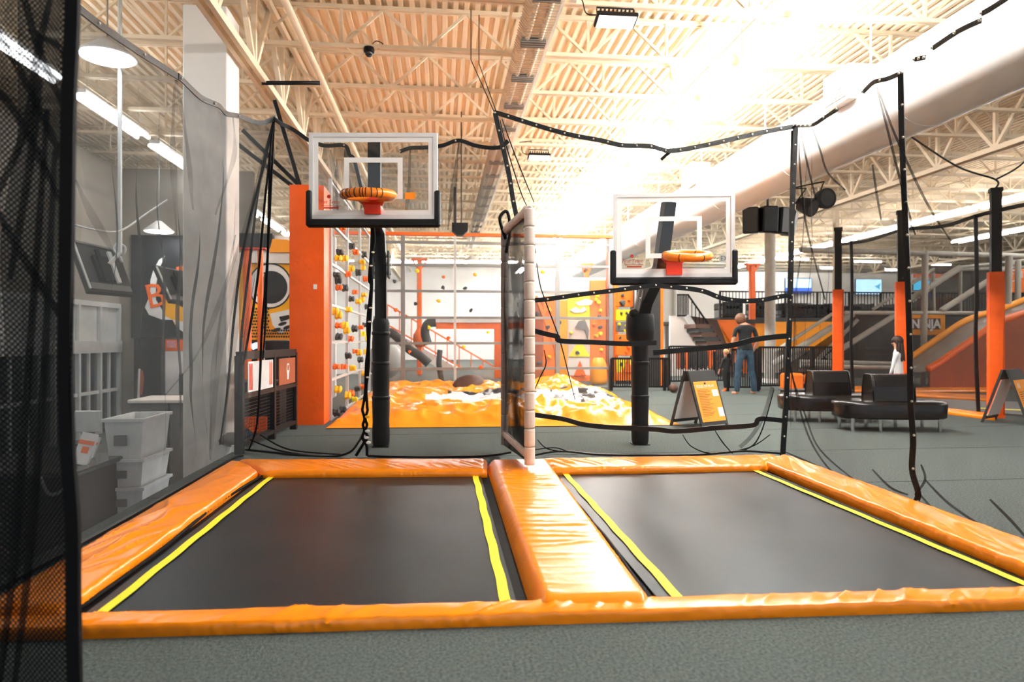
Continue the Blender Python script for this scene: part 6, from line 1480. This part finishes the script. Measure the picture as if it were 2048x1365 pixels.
# --- girl in white, standing behind the bench, turned to the left
J, E = standing(.09, .10, (0, .03, 1.67)); J['head'] = ((0, .03, 1.68), .09, .108); J['crown'] = ((0, .02, 1.77), .07, .085)
J['pelvis'] = ((0, 0, .96), .15, .115); J['chest'] = ((0, .01, 1.30), .145, .10); J['upper'] = ((0, 0, 1.42), .125, .085); J['waist'] = ((0, 0, 1.12), .125, .095)
arm(J, E, 'L', (-.18, .0, 1.41), (-.22, .04, 1.14), (-.19, .12, .92), (.1, .5, -1), (1, .3, 0), 1.0); arm(J, E, 'R', (.18, .0, 1.41), (.22, .03, 1.14), (.2, .1, .92), (0, .4, -1), (-1, .3, 0), 1.0)
E += [('upper', 'shL'), ('upper', 'shR')]
def cls3(c):
    if c.z > 1.52 and abs(c.x) < .16: return 0
    if abs(c.x) > .17 and .78 < c.z < .95 and c.y > .03: return 0
    if c.z > .98: return 1
    if c.z > .62: return 2
    return 0
def longhair(hd):
    mb = hair_cap(hd, 1.12, nape=.03); c = Vector(hd)
    def f(u, v):
        a = math.pi * (1.02 + .96 * u); w = .105 + .045 * math.sin(v * 2.6) - .05 * v * v
        r = 1 + .10 * math.sin(u * 34 + v * 5)
        return (c.x + math.cos(a) * w * r, c.y + math.sin(a) * (.10 + .03 * v) * r - .015 - .02 * v, c.z + .03 - .46 * v + .02 * math.sin(u * 23))
    mb.grid(f, 30, 16); return mb
hd = (0, .03, 1.69)
c = W(1797, 760, 11.3); c.z = 0; person('girl with long dark hair in white long sleeves behind the nearer bench', c, .62, .71, J, E, cls3, ['skin', 'cloth_white', 'cloth_pink'],
    [('hair', longhair(hd), 'hair_brown'), ('nose', MB().ball((0, .14, 1.66), .018, 8, 6), 'skin'), ('eyes', MB().ball((-.035, .125, 1.70), .012, 8, 6).ball((.035, .125, 1.70), .012, 8, 6), 'print_black'), ('mouth', MB().ball((0, .115, 1.615), .018, 8, 6, (1.4, .5, .4)), 'rim_red')])
# --- tiny seated person far behind the railing
J = {'pelvis': ((0, 0, .12), .16, .13), 'chest': ((0, .02, .42), .15, .11), 'upper': ((0, .02, .55), .13, .09), 'neck': ((0, .03, .62), .055, .055), 'head': ((0, .03, .74), .09, .105), 'crown': ((0, .03, .82), .065, .08)}
E = [('pelvis', 'chest'), ('chest', 'upper'), ('upper', 'neck'), ('neck', 'head'), ('head', 'crown')]
for s, sg in (('L', -1), ('R', 1)):
    J['hip' + s] = ((sg * .11, .02, .11), .09, .09); J['knee' + s] = ((sg * .16, -.42, .30), .065, .065); J['ankle' + s] = ((sg * .14, -.62, .06), .05, .05); J['toe' + s] = ((sg * .14, -.74, .04), .04, .03)
    E += [('pelvis', 'hip' + s), ('hip' + s, 'knee' + s), ('knee' + s, 'ankle' + s), ('ankle' + s, 'toe' + s)]
arm(J, E, 'L', (-.17, .02, .54), (-.24, -.08, .32), (-.14, -.28, .32), (0, -1, -.2), (1, 0, .5)); arm(J, E, 'R', (.17, .02, .54), (.24, -.08, .32), (.14, -.28, .32), (0, -1, -.2), (-1, 0, .5)); E += [('upper', 'shL'), ('upper', 'shR')]
c = G(1602, 779); c.z = .02
person('small seated person with dark hair far behind the railing', c, 0, .56, J, E, lambda q: 0 if q.z > .60 or (q.y < -.2 and .25 < q.z < .36 and abs(q.x) < .2) else (1 if q.z > .2 and q.y > -.15 else 2), ['skin', 'mid_grey', 'jeans_blue'], [('hair', hair_cap((0, .03, .75), 1.08, nape=.06), 'hair_brown')])
for k, (u, v, l) in enumerate([(1583, 772, 'orange foam block left of the seated person'), (1632, 770, 'orange foam block right of the seated person')]):
    c = G(u, 781); one(MB().bbox((c.x - .22, c.y - .2, 0), (c.x + .22, c.y + .2, .42), .05), 'foam_block', 'panel_orange', l, 'foam block', c)
c = G(1347, 786); one(MB().ball((c.x, c.y, .11), .11, 16, 12), 'ball', 'panel_brown', 'brown ball on the floor left of the rules sign', 'ball', (c.x, c.y, .11), smooth=True)
